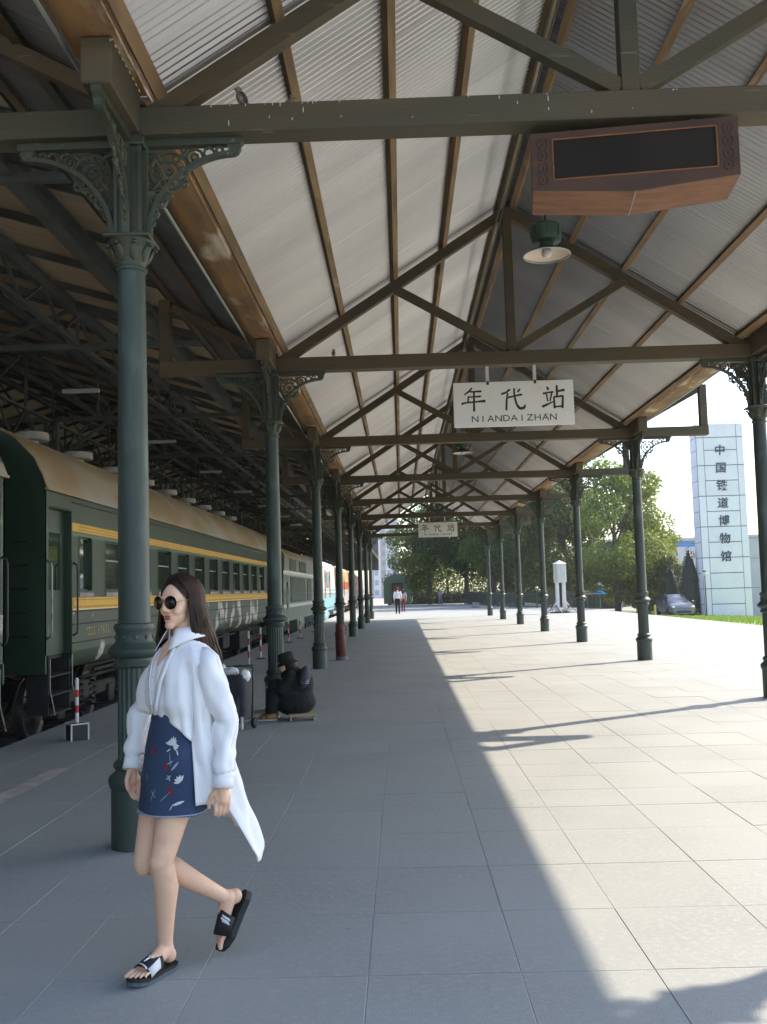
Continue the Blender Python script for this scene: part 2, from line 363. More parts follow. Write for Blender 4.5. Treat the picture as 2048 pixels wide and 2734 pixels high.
def make_roof():
    so = .077+.098+.013
    z = lambda x: rz(x)+so
    shL = corr('roof_sheet', -1.535-XC, z(-1.535), -.012, z(XC-.012), M['sheet']); shR = corr('roof_sheet', 3.135, z(-1.535), .012, z(XC-.012), M['sheet'])
    wgL = corr('wing_sheet', -1.95-XC, 5.05, -4.79, 5.74, M['wing']); wgR = corr('wing_sheet', 1.95+XC, 5.05, 4.79, 5.74, M['wing'])
    n = int((YA1-YA0)/.836)
    for i in range(n+1):
        for nm, me in (('roof_sheet',shL),('roof_sheet',shR),('wing_sheet',wgL),('wing_sheet',wgR)):
            link(nm, me, canopy, (0, YA0+i*.836, (i%2)*.004+rnd.uniform(0,.003)))
    # purlins, one length per bay
    bays = [(YA0, T(1))]+[(T(k),T(k+1)) for k in KS[:-1]]+[(T(8),YA1)]
    for s in (-1,1):
        for off, w, h in ((2.315,.07,.095),(1.575,.07,.095),(.89,.07,.095),(.10,.07,.11),(3.10,.08,.085)):
            a = math.atan(SL)*(1 if s<0 else -1)
            for y0,y1 in bays:
                zc = rz(XC-off)+.077+h/2
                q = MB(); q.box(-w/2,w/2,0,y1-y0-.004,-h/2,h/2)
                o = q.build('purlin', M['purlin'] if off < 3 else M['purlin'], canopy); o.location = (s*off, y0+.002, zc+rnd.uniform(-.003,.003)); o.rotation_euler = (0,-a if s<0 else -a,0)
        for off, zc in ((4.60,5.60),(4.05,5.29)):
            for y0,y1 in bays:
                q = MB().box(-.035,.035,0,y1-y0-.004,-.045,.04); o = q.build('purlin', M['timber'], canopy); o.location = (s*off,y0+.002,zc)
        # outer fascia edge, gutter with lips
        q = MB().box(s*4.77-.01, s*4.77+.01, YA0, YA1, 5.70, 5.757); q.build('fascia', M['cast'], canopy)
        for y0,y1 in bays:
            g = MB(); a0,a1 = 3.185,3.505
            rows = []
            ny = max(2,int((y1-y0)/.22))
            for u in (a0,a0+.01,a0+.1,a0+.21,a1-.01,a1):
                row = []
                for j in range(ny+1):
                    yy = j*(y1-y0-.002)/ny
                    zz = 4.868 if a0 < u < a1 else (4.985 if u < a0+.005 else 5.06)
                    if a0 < u < a1: zz += .012*mnoise.noise((u*6+s*9, (y0+yy)*1.3, 2.0))
                    row.append((s*u, yy, zz))
                rows.append(row)
            g.grid(rows); o = g.build('gutter', M['rust'], canopy, True); o.location = (0,y0+.001,0)
        MB().add([(s*3.22,YA0,5.0),(s*2.98,YA0,5.125),(s*2.98,YA1,5.125),(s*3.22,YA1,5.0),(s*3.22,YA0,5.01),(s*2.98,YA0,5.135),(s*2.98,YA1,5.135),(s*3.22,YA1,5.01)],[(0,1,2,3),(4,7,6,5),(0,3,7,4),(1,5,6,2)]).build('leak_cover', M['wing'], canopy)  # strip added above the sheets to stop light leaking past the gutter
        q = MB().tube([(s*3.535,YA0,4.874),(s*3.535,YA1,4.874)],.016,6); q.build('gutter_lip', M['galv'], canopy)
    q = MB(); q.add([(-.2,YA0,rz(XC)+.12),(0,YA0,rz(XC)+.262),(.2,YA0,rz(XC)+.12),(-.2,YA1,rz(XC)+.12),(0,YA1,rz(XC)+.262),(.2,YA1,rz(XC)+.12)],[(0,1,4,3),(1,2,5,4)])
    q.build('ridge_cap', M['galv'], canopy)
    for x, zz, r_ in ((-.17,6.50,.016),(-.13,6.46,.011)):
        MB().tube([(x,YA0,zz),(x,YA1-2,zz)], r_, 6).build('conduit', M['castd'], canopy)
    # bird droppings on the nearest tie beam
    q = MB()
    for i in range(34):
        x = rnd.choice([rnd.uniform(-2.9,.2), rnd.uniform(-2.7,-1.9), rnd.uniform(.2,2.9)]); zz = rnd.uniform(4.59,4.755) if rnd.random()<.6 else 4.74
        l = rnd.choice([.004,.006,.012,.022]); q.ellip((x,T(1)-.1,zz),(.0035,.002,l),6,4)
    o = q.build('bird_droppings', M['white'], canopy); o['kind'] = 'stuff'
make_roof()

# ================================================================== TRAIN SHED on the left
shed = thing('train_shed', 'large dark steel train shed with tan roof deck above the coaches', 'train shed', (-13, 0, 0))
def make_shed():
    ex, ez, sl, rx = -3.05, 6.0, .30, -13.0
    zt = lambda x: ez + (ex-x if x >= rx else (ex-rx)-(rx-x))*sl
    loc = lambda x,y,z: (x-rx, y, z)
    Y0, Y1_ = -3.0, 136.0; nb = 21; B = (Y1_-Y0)/nb
    strips = [ex, -4.05, -5.6, -7.4, -9.2, -11.0, rx]
    for si in range(6):
        for sg in (1,-1):
            a, b = strips[si]-rx, strips[si+1]-rx
            za, zb = zt(strips[si])+.16, zt(strips[si+1])+.16
            q = MB()
            seg = 4
            for j in range(seg):                        # boards with open joints, one mesh shared
                y0 = j*B/seg+.01; y1 = (j+1)*B/seg-.01
                q.add([(sg*a,y0,za),(sg*b,y0,zb),(sg*b,y1,zb),(sg*a,y1,za),(sg*a,y0,za+.03),(sg*b,y0,zb+.03),(sg*b,y1,zb+.03),(sg*a,y1,za+.03)],[(0,3,2,1),(4,5,6,7),(0,1,5,4),(2,3,7,6)])
            me = q.mesh('roof_panel', M['deck'])
            for i in range(nb): link('roof_panel', me, shed, (0,Y0+i*B,0))
    q = MB(); q.add([(ex-rx,Y0,zt(ex)+.20),(0,Y0,zt(rx)+.2),(rx-ex,Y0,zt(ex)+.2),(ex-rx,Y1_,zt(ex)+.20),(0,Y1_,zt(rx)+.2),(rx-ex,Y1_,zt(ex)+.2)],[(0,1,4,3),(1,2,5,4)]); q.build('roof_covering', M['wing'], shed)
    for i,x in enumerate(strips):                       # longitudinal steel beams
        for sg in (1,-1):
            if i == 6 and sg < 0: continue
            xx = (x-rx)*sg; w = .2 if i == 1 else .12; h = .28 if i == 1 else .2
            q = MB(); z0 = zt(x)-h/2+.0
            q.box(xx-w/2,xx+w/2,Y0,Y1_,z0-h/2,z0-h/2+.018); q.box(xx-w/2,xx+w/2,Y0,Y1_,z0+h/2-.018,z0+h/2); q.box(xx-.008,xx+.008,Y0,Y1_,z0-h/2+.018,z0+h/2-.018)
            q.build('longitudinal_beam', M['steel'], shed)
    for j in range(int((Y1_-Y0)/1.737)):               # light cross rafters under the deck
        y = Y0+j*1.737
        if y > 60 and j % 2: continue
        q = MB()
        for sg in (1,-1): q.beam((sg*(ex-rx),0,zt(ex)+.09),(0,0,zt(rx)+.09),.06,.1)
        o = q.build('cross_rafter', M['steel'], shed); o.location = (0,y,0)
    zb = 6.0
    for j in range(21):
        y = 16.9 - 6.95*3 + j*6.95
        if y > Y1_: break
        if y < Y0: continue
        near = 8 < y < 46
        q = MB(); q.beam((ex-rx-.3,0,zb),(-(ex-rx)+.3,0,zb),.10,.10); 
        q.beam((ex-rx,0,zt(ex)-.02),(0,0,zt(rx)-.02),.1,.14); q.beam((-(ex-rx),0,zt(ex)-.02),(0,0,zt(rx)-.02),.1,.14)
        webs = []
        n = 6
        for i in range(n+1):
            for sg in (1,-1):
                xa = sg*(strips[i]-rx)
                if i>0 and not (i==n and sg<0): webs.append(((xa,0,zb),(xa,0,zt(strips[i])-.05)))
                if i<n: webs.append(((sg*(strips[i]-rx),0,zb) if i%2 else (sg*(strips[i]-rx),0,zt(strips[i])-.05), (sg*(strips[i+1]-rx),0,zt(strips[i+1])-.05) if i%2 else (sg*(strips[i+1]-rx),0,zb)))
        if not near:
            for a,b in webs: q.beam(a,b,.055,.055,up=(0,1,0))
        o = q.build('roof_truss', M['steel'], shed); o.location = (0,y,0)
        if near:
            for a,b in webs: MB().beam(a,b,.06,.06,up=(0,1,0)).build('web_member', M['steel'], o)
        # knee post of the shed beside and behind the coaches
        for xw in (-8.55,-18.0):
            q = MB(); xx = xw-rx
            for dx in (-.14,.14):
                q.box(xx+dx-.03,xx+dx+.03,-.09,.09,-.62,zb)
            for t in range(9): q.beam((xx-.13,0,-.4+t*.7),(xx+.13,0,-.05+t*.7),.02,.05,up=(0,1,0))
            q.beam((xx,0,4.9),(xx+1.5,0,zb),.07,.07,up=(0,1,0)); q.beam((xx,0,4.9),(xx-1.5,0,zb),.07,.07,up=(0,1,0))
            o2 = q.build('lattice_post', M['steel'], shed); o2.location = (0,y,0)
    for xw, z0, z1 in ((-8.55,5.2,6.0),(-5.6,6.05,6.6)):               # longitudinal lattice girders
        q = MB(); xx = xw-rx
        q.box(xx-.05,xx+.05,Y0,Y1_,z0-.04,z0+.04); q.box(xx-.05,xx+.05,Y0,Y1_,z1-.06,z1-.012)
        yy = Y0
        while yy < Y1_-1.2:
            q.beam((xx,yy,z0),(xx,yy+.87,z1),.035,.05,up=(1,0,0)); q.beam((xx,yy+.87,z1),(xx,yy+1.737,z0),.035,.05,up=(1,0,0)); yy += 1.737
        q.build('lattice_girder', M['steel'], shed)
    q = MB().box(-9.4,-9.2,Y0,Y1_,-.7,6.3); q.build('light_block_wall', M['wing'], shed)  # wall added to shut light out of the shed
    MB().box(-9.2,rx*-1-3.05,Y1_-.3,Y1_-.1,4.4,9.0).build('sky_block_gable', M['wing'], shed); MB().box(-9.2,4.3,Y1_-.3,Y1_-.1,-.7,4.4).build('end_wall', M['wing'], shed)  # gable and wall added to keep bright sky out of the shed end
    for j in range(8):
        y = 13+j*6.95; q = MB().box(-.02,.74,-.05,.05,-.035,.04); o = q.build('tube_light', M['white'], shed); o.location = (6.1,y,5.86)
make_shed()
# ================================================================== COACHES AND LOCOMOTIVES
def text_obj(name, body, size, m, parent, loc, rot, ext=.002, off=0.0, shear=0.0, spacing=1.0, sx=1.0):
    c = bpy.data.curves.new('lettering', 'FONT'); c.body = body; c.size = size; c.extrude = ext; c.offset = off; c.shear = shear
    c.align_x = 'CENTER'; c.align_y = 'CENTER'; c.space_character = spacing; c.resolution_u = 3
    t = bpy.data.objects.new('lettering', c); C.objects.link(t)
    dg = bpy.context.evaluated_depsgraph_get(); me = bpy.data.meshes.new_from_object(t.evaluated_get(dg))
    bpy.data.objects.remove(t); bpy.data.curves.remove(c)
    me.materials.clear(); me.materials.append(m)
    return link(name, me, parent, loc, rot, (sx,1,1))
M['peel']  = mat('peeling_coach_paint', (.048,.072,.048), .42, (.038,.058,.04), 2, .4, .65, stretch=(1,.8,.55), col3=(.52,.48,.45), scale3=2.6, lo3=.555, hi3=.585, detail=7)
M['roofc'] = mat('dusty_coach_roof', (.33,.235,.135), .8, (.40,.34,.26), .55, .42, .6, stretch=(.6,1,2.2), col3=(.36,.35,.34), scale3=.5, lo3=.5, hi3=.7)
M['yellow']= mat('coach_yellow', (.72,.42,.04), .5, (.60,.36,.05), 5, .45, .7)
M['orange']= mat('coach_orange', (.48,.22,.015), .5)
M['paleline']= mat('pale_line', (.78,.62,.34), .55)
M['glass'] = mat('window_glass', (.02,.03,.028), .04, spec=.9, ior=2.0)
M['pinkw'] = mat('faded_sill', (.42,.37,.35), .7, (.3,.28,.27), 8, .4, .6)
M['chrome']= mat('worn_handrail', (.30,.33,.31), .5, (.12,.15,.12), 9, .5, .65, metal=.3)
M['vent']  = mat('vent_paint', (.38,.38,.37), .6, (.28,.28,.28), 4)
M['under'] = mat('shaded_underframe', (.02,.019,.018), .85, (.035,.032,.03), 5)  # darkness beneath the coaches is put into this colour
M['rubber']= mat('black_rubber', (.015,.015,.016), .7)
M['wheelst']= mat('wheel_steel', (.09,.08,.075), .5, metal=.4)
def cells(cuts_y, cuts_z, holes):
    for i in range(len(cuts_y)-1):
        for j in range(len(cuts_z)-1):
            cy, cz = (cuts_y[i]+cuts_y[i+1])/2, (cuts_z[j]+cuts_z[j+1])/2
            if not any(h[0] < cy < h[1] and h[2] < cz < h[3] for h in holes): yield cuts_y[i],cuts_y[i+1],cuts_z[j],cuts_z[j+1]
def wheelset(name, parent, y, r=.45, cz=None, half=.72):
    cz = RAILZ+r if cz is None else cz
    for s in (-1,1):
        q = MB(); pr = [(.06,-.07),(r*.35,-.07),(r*.8,-.03),(r-.04,-.05),(r,-.05),(r,.05),(r+.025,.052),(r+.025,.08),(r*.82,.08),(r*.8,.02),(.1,.06),(.06,.06)]
        q.lathe(pr, 24, cap=True); me = q.mesh('wheel', M['wheelst'], False)
        link('wheel', me, parent, (s*half, y, cz), (0, R(90) if s<0 else R(-90), 0))
LEN = 23.3
def coach(label, loc, group='dark green passenger coaches', endm=None):
    t = thing('passenger_coach', label, 'coach', loc, group=group)
    hw = 1.55; L_ = LEN
    doors = [(.12,1.0,.83,2.76),(L_-1.0,L_-.12,.83,2.76)]
    wins = [(1.30,1.88,1.66,2.44)]+[(2.52+i*1.62,3.57+i*1.62,1.66,2.44) for i in range(11)]+[(L_-1.9,L_-1.32,1.66,2.44)]
    holes = doors+wins
    ys = sorted(set([0,L_]+[h[0] for h in holes]+[h[1] for h in holes]))
    def side(z0, z1, m, name, parent):
        zs = sorted(set([z0,z1]+[z for h in holes for z in h[2:] if z0<z<z1])); q = MB()
        for a,b,c,d in cells(ys, zs, holes): q.add([(hw,a,c),(hw,b,c),(hw,b,d),(hw,a,d)],[(0,1,2,3)])
        return q.build(name, m, parent)
    side(1.40, 2.98, M['green'], 'side_wall', t)
    for a,b in ((0,.12),(1.0,L_-1.0),(L_-.12,L_)): MB().add([(hw,a,.85),(hw,b,.85),(hw,b,1.40),(hw,a,1.40)],[(0,1,2,3)]).build('lower_side_wall', M['peel'], t)
    q = MB()                                             # turn-under skirt, far side, floor, ceiling and ends
    for a,b in ((1.0,L_-1.0),):
        q.grid([[(hw,a,.85),(hw,b,.85)],[(1.53,a,.74),(1.53,b,.74)],[(1.47,a,.65),(1.47,b,.65)],[(1.36,a,.60),(1.36,b,.60)]])
    q.build('skirt', M['peel'], t, True)
    q = MB(); q.add([(-hw,0,.62),(-hw,L_,.62),(-hw,L_,2.98),(-hw,0,2.98)],[(0,3,2,1)]); q.build('far_side_wall', M['green'], t)
    q = MB().box(-hw+.03,1.42,.1,L_-.1,.78,.85); q.build('floor', M['under'], t)
    q = MB().add([(.75,.2,.86),(.75,L_-.2,.86),(.75,L_-.2,2.97),(.75,.2,2.97)],[(0,1,2,3)]); q.build('corridor_partition', mat('interior_partition', (.10,.09,.07), .8), t)
    prof = [(1.575,2.97),(1.575,3.0),(1.53,3.12),(1.41,3.37),(1.16,3.63),(.8,3.84),(.4,3.96),(0,4.0),(-.4,3.96),(-.8,3.84),(-1.16,3.63),(-1.41,3.37),(-1.53,3.12),(-1.575,3.0),(-1.575,2.97)]
    rf = MB(); rf.grid([[(x,-.02,z) for x,z in prof],[(x,L_+.02,z) for x,z in prof]]); rf = rf.build('roof', M['roofc'], t, True)
    MB().box(1.555,1.60,-.02,L_+.02,2.955,2.985).build('rain_gutter', M['roofc'], rf)
    for i in range(9):
        y = 2.9+i*2.22
        q = MB(); q.lathe([(.10,3.98),(.10,4.08),(.05,4.085)],12,(0,0,0)); q.lathe([(.245,4.08),(.26,4.095),(.255,4.20),(.225,4.215),(.0,4.22)],20,(0,0,0)); o = q.build('roof_ventilator', M['vent'], rf, True); o.location = (.28,y,-.02)
        o.data.set_sharp_from_angle(angle=R(40))
    for sy, yy in ((1,0.0),(-1,L_)):                     # ends
        ep = [(x,z) for x,z in prof if z >= 2.97] ; pts = [(hw,.62)]+[(min(hw,max(-hw,x)),z) for x,z in ep]+[(-hw,.62)]
        e = MB().prism(pts, .04, lambda u,v,w: (u, yy+sy*w, v)).build('end_wall', endm or M['green'], t)
        g = MB(); f = lambda y0,y1: (min(yy-sy*y0,yy-sy*y1), max(yy-sy*y0,yy-sy*y1))
        a,b = f(.0,.30)
        g.box(-.62,-.50,a,b,.75,2.95); g.box(.50,.62,a,b,.75,2.95); g.box(-.62,.62,a,b,2.85,2.97); g.build('gangway_bellows', M['rubber'], e)
        a,b = f(.005,.05); MB().bbox(-.5,.5,a,b,.8,2.84,.01).build('end_door', mat('end_door_brown', (.12,.06,.045), .6), e)
        for s in (-1,1):
            a0 = yy-sy*.0; q = MB(); q.tube([(s*.9,a0,.55),(s*.9,a0-sy*.42,.55)],.07,10); q.tube([(s*.9,a0-sy*.42,.55),(s*.9,a0-sy*.46,.55)],.2,16); q.build('buffer', M['under'], e, False)
        for kx in range(5): MB().tube([(1.1,yy-sy*.03,1.1+.3*kx),(1.35,yy-sy*.03,1.1+.3*kx)],.012,6).build('rung', M['under'], e)
    for d in doors:                                      # recessed doors, rails, steps
        q = MB(); q.box(1.40,1.44,d[0],d[1],d[2],d[3]); q.box(1.44,1.452,d[0]+.1,d[1]-.1,d[2]+.12,d[2]+.85); q.box(1.44,1.45,d[0]+.12,d[1]-.12,1.62,2.5)
        dr = q.build('door', M['green'], t)
        MB().box(1.4505,1.453,d[0]+.17,d[1]-.17,1.68,2.44).build('pane', M['glass'], dr)
        q = MB(); 
        for (y,) in ((d[0],),(d[1],)): q.box(1.44,hw,y-.008,y+.008,d[2],d[3])
        q.box(1.44,hw,d[0],d[1],d[3]-.008,d[3]+.008); q.build('door_reveal', M['green'], dr)
        for y in (d[0]-.055,d[1]+.06):
            q = MB(); q.tube([(1.55,y,1.06),(1.60,y,1.09),(1.61,y,1.15),(1.61,y,1.95),(1.60,y,2.02),(1.55,y,2.05)],.014,8); q.build('handrail', M['chrome'] if y < d[0] else M['dark'], t, True)
        q = MB()
        for i,z in enumerate((.58,.34,.10)): q.box(1.22,1.55,d[0]+.05,d[1]-.05,z-.02,z)
        q.box(1.25,1.53,d[0]+.03,d[0]+.05,.08,.83); q.box(1.25,1.53,d[1]-.05,d[1]-.03,.08,.83); q.build('steps', M['under'], t)
        q = MB(); q.tube([(1.56,d[1]-.02,.80),(1.56,d[1]-.02,.4),(1.58,d[1]+.1,.1)],.008,6); q.tube([(1.56,d[0]+.02,.80),(1.56,d[0]+.02,.4),(1.58,d[0]+.14,.08)],.008,6); q.build('step_stay', M['chrome'], t)
    y0, y1 = doors[0][1]+.01, doors[1][0]-.01
    MB().box(hw,hw+.004,y0,y1,2.49,2.605).build('upper_stripe', M['yellow'], t)
    q = MB(); q.box(hw+.004,hw+.006,y0+.25,y1-.25,2.515,2.527); q.box(hw+.004,hw+.006,y0+.25,y1-.25,2.56,2.572); q.build('stripe_lines', M['orange'], t)
    ls = MB().box(hw,hw+.004,y0,y1,1.40,1.575).build('lower_stripe', M['yellow'], t)
    q = MB(); q.box(hw+.004,hw+.0065,y0+.05,y1-.05,1.432,1.455); q.box(hw+.004,hw+.0065,y0+.05,y1-.05,1.535,1.55); q.box(hw+.004,hw+.0065,y0+.05,y0+.07,1.456,1.534); q.build('stripe_lines', M['orange'], ls)
    MB().box(hw+.004,hw+.0066,y0,y1,1.401,1.418).build('stripe_edge', M['paleline'], ls)
    for z, m in ((1.385,M['under']),(1.209,M['under']),(.958,M['under'])):
        MB().tube([(hw,y0,z),(hw,y1,z)],.011,6).build('rib', M['dark'], t)
    for z in (2.88,): MB().tube([(hw,y0,z),(hw,y1,z)],.012,6).build('rib', M['green'], t)
    fy = bpy.data.materials.get('faded_yellow') or mat('faded_yellow', (.50,.40,.14), .7, (.2,.2,.1), 14, .45, .6)
    for i,ch in enumerate('YZ22 62675'):
        if ch != ' ': text_obj('letter', ch, .17, fy, t, (hw+.002, 1.62+i*.115, 1.085), (R(90),0,R(90)), ext=.001)
    for w in wins:
        q = MB(); a,b,c,d = w; dp = .05
        # rounded frame: outer rectangle with reveals and an inner rim
        def rr(m_, r):
            pts = []
            for cx,cz,s0 in ((b-m_-r,d-m_-r,0),(a+m_+r,d-m_-r,90),(a+m_+r,c+m_+r,180),(b-m_-r,c+m_+r,270)):
                for k in range(5): an = R(s0+k*22.5); pts.append((cx+r*math.cos(an), cz+r*math.sin(an)))
            return pts
        o1, i1, i2 = rr(-.012,.05), rr(.012,.06), rr(.035,.06); n = len(o1)
        vs_ = [(hw+.006,y,z) for y,z in o1]+[(hw+.006,y,z) for y,z in i1]+[(hw-.045,y,z) for y,z in i1]+[(hw-.045,y,z) for y,z in i2]+[(hw-.06,y,z) for y,z in i2]
        fs_ = [(r_*n+k, r_*n+(k+1)%n, (r_+1)*n+(k+1)%n, (r_+1)*n+k) for r_ in range(4) for k in range(n)]
        q.add(vs_, fs_); wo = q.build('window', M['green'], t)
        MB().box(hw-.066,hw-.06,a+.02,b-.02,c+.02,d-.02).build('pane', M['glass'], wo)
        if b-a > .8:
            MB().box(hw-.058,hw-.045,a+.03,b-.03,2.12,2.145).build('sash_bar', M['chrome'], wo)
        MB().box(hw+.0005,hw+.02,a-.01,b+.01,c-.075,c-.02).build('sill', M['pinkw'], wo)
    for y in (2.9,L_-2.9):                               # bogies
        bg_ = MB(); 
        for s in (-1,1):
            bg_.bbox(s*1.05-.07,s*1.05+.07,y-1.6,y+1.6,.02,.22,.03)
            for dy in (-1.2,1.2): bg_.bbox(s*1.05-.12,s*1.05+.12,y+dy-.15,y+dy+.15,-.15,.15,.02)
            for dy in (-.3,.3):
                pts = [(s*1.05+.13*math.cos(k*.9), y+dy+.13*math.sin(k*.9), -.12+k*.013) for k in range(36)]; bg_.tube(pts,.02,5)
        bg_.box(-1.1,1.1,y-.25,y+.25,.02,.3); bo = bg_.build('bogie', M['under'], t)
        for dy in (-1.2,1.2): wheelset('w', bo, y+dy)
    for (a,b,z0,z1,x1) in ((5.3,7.2,-.05,.52,1.35),(8.0,9.1,.05,.5,1.3),(10.2,13.0,.0,.5,1.3),(14.2,15.2,.1,.5,1.2),(16.0,17.6,-.02,.5,1.35)):
        MB().bbox(x1-.7,x1,a,b,z0,z1,.02).build('underfloor_box', M['under'], t)
    q = MB()
    for x,z in ((1.2,.45),(.9,.3),(1.05,.5)): q.tube([(x,3,z),(x,L_-3,z)],.03,6)
    q.box(-.3,.3,.2,L_-.2,.45,.78); q.build('underframe', M['under'], t)
    return t
coach('dark green passenger coach with yellow stripes, whole length seen behind the nearest columns', (-6.05, 12.32, 0))
coach('dark green coach cut off by the left edge of the picture', (-6.05, 11.04-LEN, 0))
coach('small distant green coach seen end-on at the far end of the platform', (-.48, 112.0, -.6), endm=mat('teal_coach_end', (.06,.12,.085), .4))

def loco(name, label, y0, y1, cols, top=3.35, cx=-6.05, roofm=None, group='locomotives lined up beyond the coach', bands=(), doors=(), slats=(), seams=True):
    t = thing(name, label, 'locomotive', (cx, y0, 0), group=group); L_ = y1-y0; hw = 1.52
    low, up = cols
    q = MB()
    pf = lambda z0,z1: [(hw,z0),(hw,z1)]
    nose = .55
    q.add([(hw,0,.62),(hw,L_,.62),(hw,L_,1.75),(hw,0,1.75),(-hw,0,.62),(-hw,L_,.62),(-hw,L_,1.75),(-hw,0,1.75)],[(0,1,2,3),(4,7,6,5),(0,3,7,4),(1,5,6,2)])
    b = q.build('lower_body', low, t)
    q = MB(); q.add([(hw,0,1.75),(hw,L_,1.75),(hw,L_-nose,top-.35),(hw,nose,top-.35),(-hw,0,1.75),(-hw,L_,1.75),(-hw,L_-nose,top-.35),(-hw,nose,top-.35)],[(0,1,2,3),(4,7,6,5),(0,3,7,4),(1,5,6,2)])
    u = q.build('upper_body', up, t)
    pr = [(hw+.03,top-.36),(hw-.02,top-.2),(hw-.2,top),(hw-.6,top+.16),(0,top+.24),(-hw+.6,top+.16),(-hw+.2,top),(-hw+.02,top-.2),(-hw-.03,top-.36)]
    q = MB(); q.grid([[(x,nose-.1,z) for x,z in pr],[(x,L_-nose+.1,z) for x,z in pr]]); q.add([(x,nose-.1,z) for x,z in pr],[tuple(range(9))[::-1]]); q.add([(x,L_-nose+.1,z) for x,z in pr],[tuple(range(9))])
    rf = q.build('roof', roofm or M['roofc'], t)
    for i in range(3): MB().bbox(-.35,.35,L_*(.25+.22*i),L_*(.25+.22*i)+.9,top+.2,top+.42,.04).build('roof_hatch', M['steel'], rf)
    for z0,z1,m in bands: MB().box(hw,hw+.012,.02,L_-.02,z0,z1).build('band', m, t)
    for (a,b_,z0,z1,m) in doors:
        o = MB().bbox(hw-.01,hw+.012,a,b_,z0,z1,.008).build('door', m, t)
        MB().box(hw+.0125,hw+.016,a+.15,b_-.15,z1-.75,z1-.25).build('pane', M['glass'], o)
        MB().tube([(hw+.05,a-.06,z0+.2),(hw+.05,a-.06,z1-.5)],.013,6).build('handrail', M['chrome'], o)
    for (a,b_,z0,z1,n) in slats:
        g = MB().box(hw,hw+.006,a,b_,z0,z1).build('grille', M['under'], t)
        for i in range(n):
            ya = a+(b_-a)*(i+.5)/n; MB().bbox(hw+.006,hw+.035,ya-(b_-a)/n*.27,ya+(b_-a)/n*.27,z0+.02,z1-.02,.006).build('slat', low, g)
    # cab windscreens
    for s in (-.7,.7):
        o = MB().prism([(s-.5,1.9),(s+.5,1.9),(s+.45,2.6),(s-.45,2.6)], .02, lambda u,v,w: (u, (v-1.75)/(top-.35-1.75)*nose-.012-w, v)).build('windscreen', M['glass'], t)
    for s in (-1,1): MB().lathe([(.11,0),(.13,.05),(.12,.06),(.0,.03)],14).build('headlight', M['white'], t).matrix_local = Matrix.Translation((s*1.0,0,1.35)) @ Matrix.Rotation(R(90),4,'X')
    q = MB(); q.box(-hw+.1,hw-.08,.1,L_-.1,.42,.62); q.bbox(-hw+.1,hw-.05,L_*.4,L_*.6,-.15,.42,.05); q.box(-1.3,1.3,-.15,.1,.0,.62); q.build('underframe', low, t)
    for yb in (L_*.2,L_*.8):
        q = MB()
        for s in (-1,1): q.bbox(s*1.12-.08,s*1.12+.08,yb-1.7,yb+1.7,-.02,.26,.04)
        q.box(-1.1,1.1,yb-.2,yb+.2,.0,.3); bo = q.build('bogie', low if 'light' in label else M['under'], t)
        for dy in (-1.25,0,1.25): wheelset('w', bo, yb+dy, .5)
    MB().tube([(hw+.10,.3,1.55),(hw+.10,L_-.3,1.55)],.012,6).build('side_rail', M['chrome'], t)
    return t
wb = mat('cream_white_band', (.62,.62,.58), .5)
gl = mat('loco_grey_green', (.17,.21,.165), .45, (.13,.165,.13), 2); gu = mat('loco_grey_upper', (.27,.29,.26), .5, (.22,.24,.21), 1.5)
loco('diesel_locomotive', 'grey-green diesel locomotive with white bands and slatted grilles behind the coach', 37.6, 51.6, (gl,gu), 3.32,
     bands=((2.28,2.42,wb),(.98,1.12,wb)), doors=((.9,1.6,.75,2.25,gl),), slats=((2.2,4.6,2.5,2.98,5),(6.0,9.0,2.5,2.98,7),(2.4,8.6,1.2,2.22,13),(9.4,11.6,1.2,2.22,6)))
cy = mat('loco_light_blue', (.20,.38,.44), .4); cw = mat('loco_white', (.50,.53,.55), .45); rd = mat('loco_orange_door', (.30,.075,.02), .5); crm = mat('loco_cream', (.50,.36,.20), .5); gry = mat('loco_pale_grey', (.38,.40,.42), .5)
org = mat('loco_orange', (.33,.09,.025), .5); pk = mat('loco_pink', (.42,.23,.19), .5); rdd = mat('loco_red', (.36,.07,.05), .5)
loco('diesel_locomotive', 'light blue and white locomotive with orange doors, partly hidden by columns', 52.6, 67.0, (cy,cw), 3.4, roofm=cw,
     bands=((1.5,1.62,cw),), doors=((2.2,3.2,1.2,2.9,rd),(5.2,6.2,1.2,2.9,rd),(9.0,10.0,1.2,2.9,rd)), slats=((6.6,8.6,1.8,2.8,6),))
loco('diesel_locomotive', 'cream and orange locomotive beyond the light blue one', 68.2, 84.0, (gry,crm), 3.4, roofm=crm,
     bands=((1.75,2.35,org),), doors=((3,4,1.2,2.8,org),(9,10,1.2,2.8,org)), slats=((5,8,2.4,2.9,6),))
loco('diesel_locomotive', 'pale pink locomotive with a red band far down the track', 85.2, 101.0, (pk,pk), 3.4, roofm=crm, bands=((2.1,2.4,rdd),), slats=((5,9,1.3,2.0,8),))
loco('diesel_locomotive', 'white locomotive farthest down the track beside the platform', 102.2, 118.0, (gry,cw), 3.3, roofm=cw, bands=((1.5,1.7,rdd),), slats=((4,8,1.9,2.7,8),))
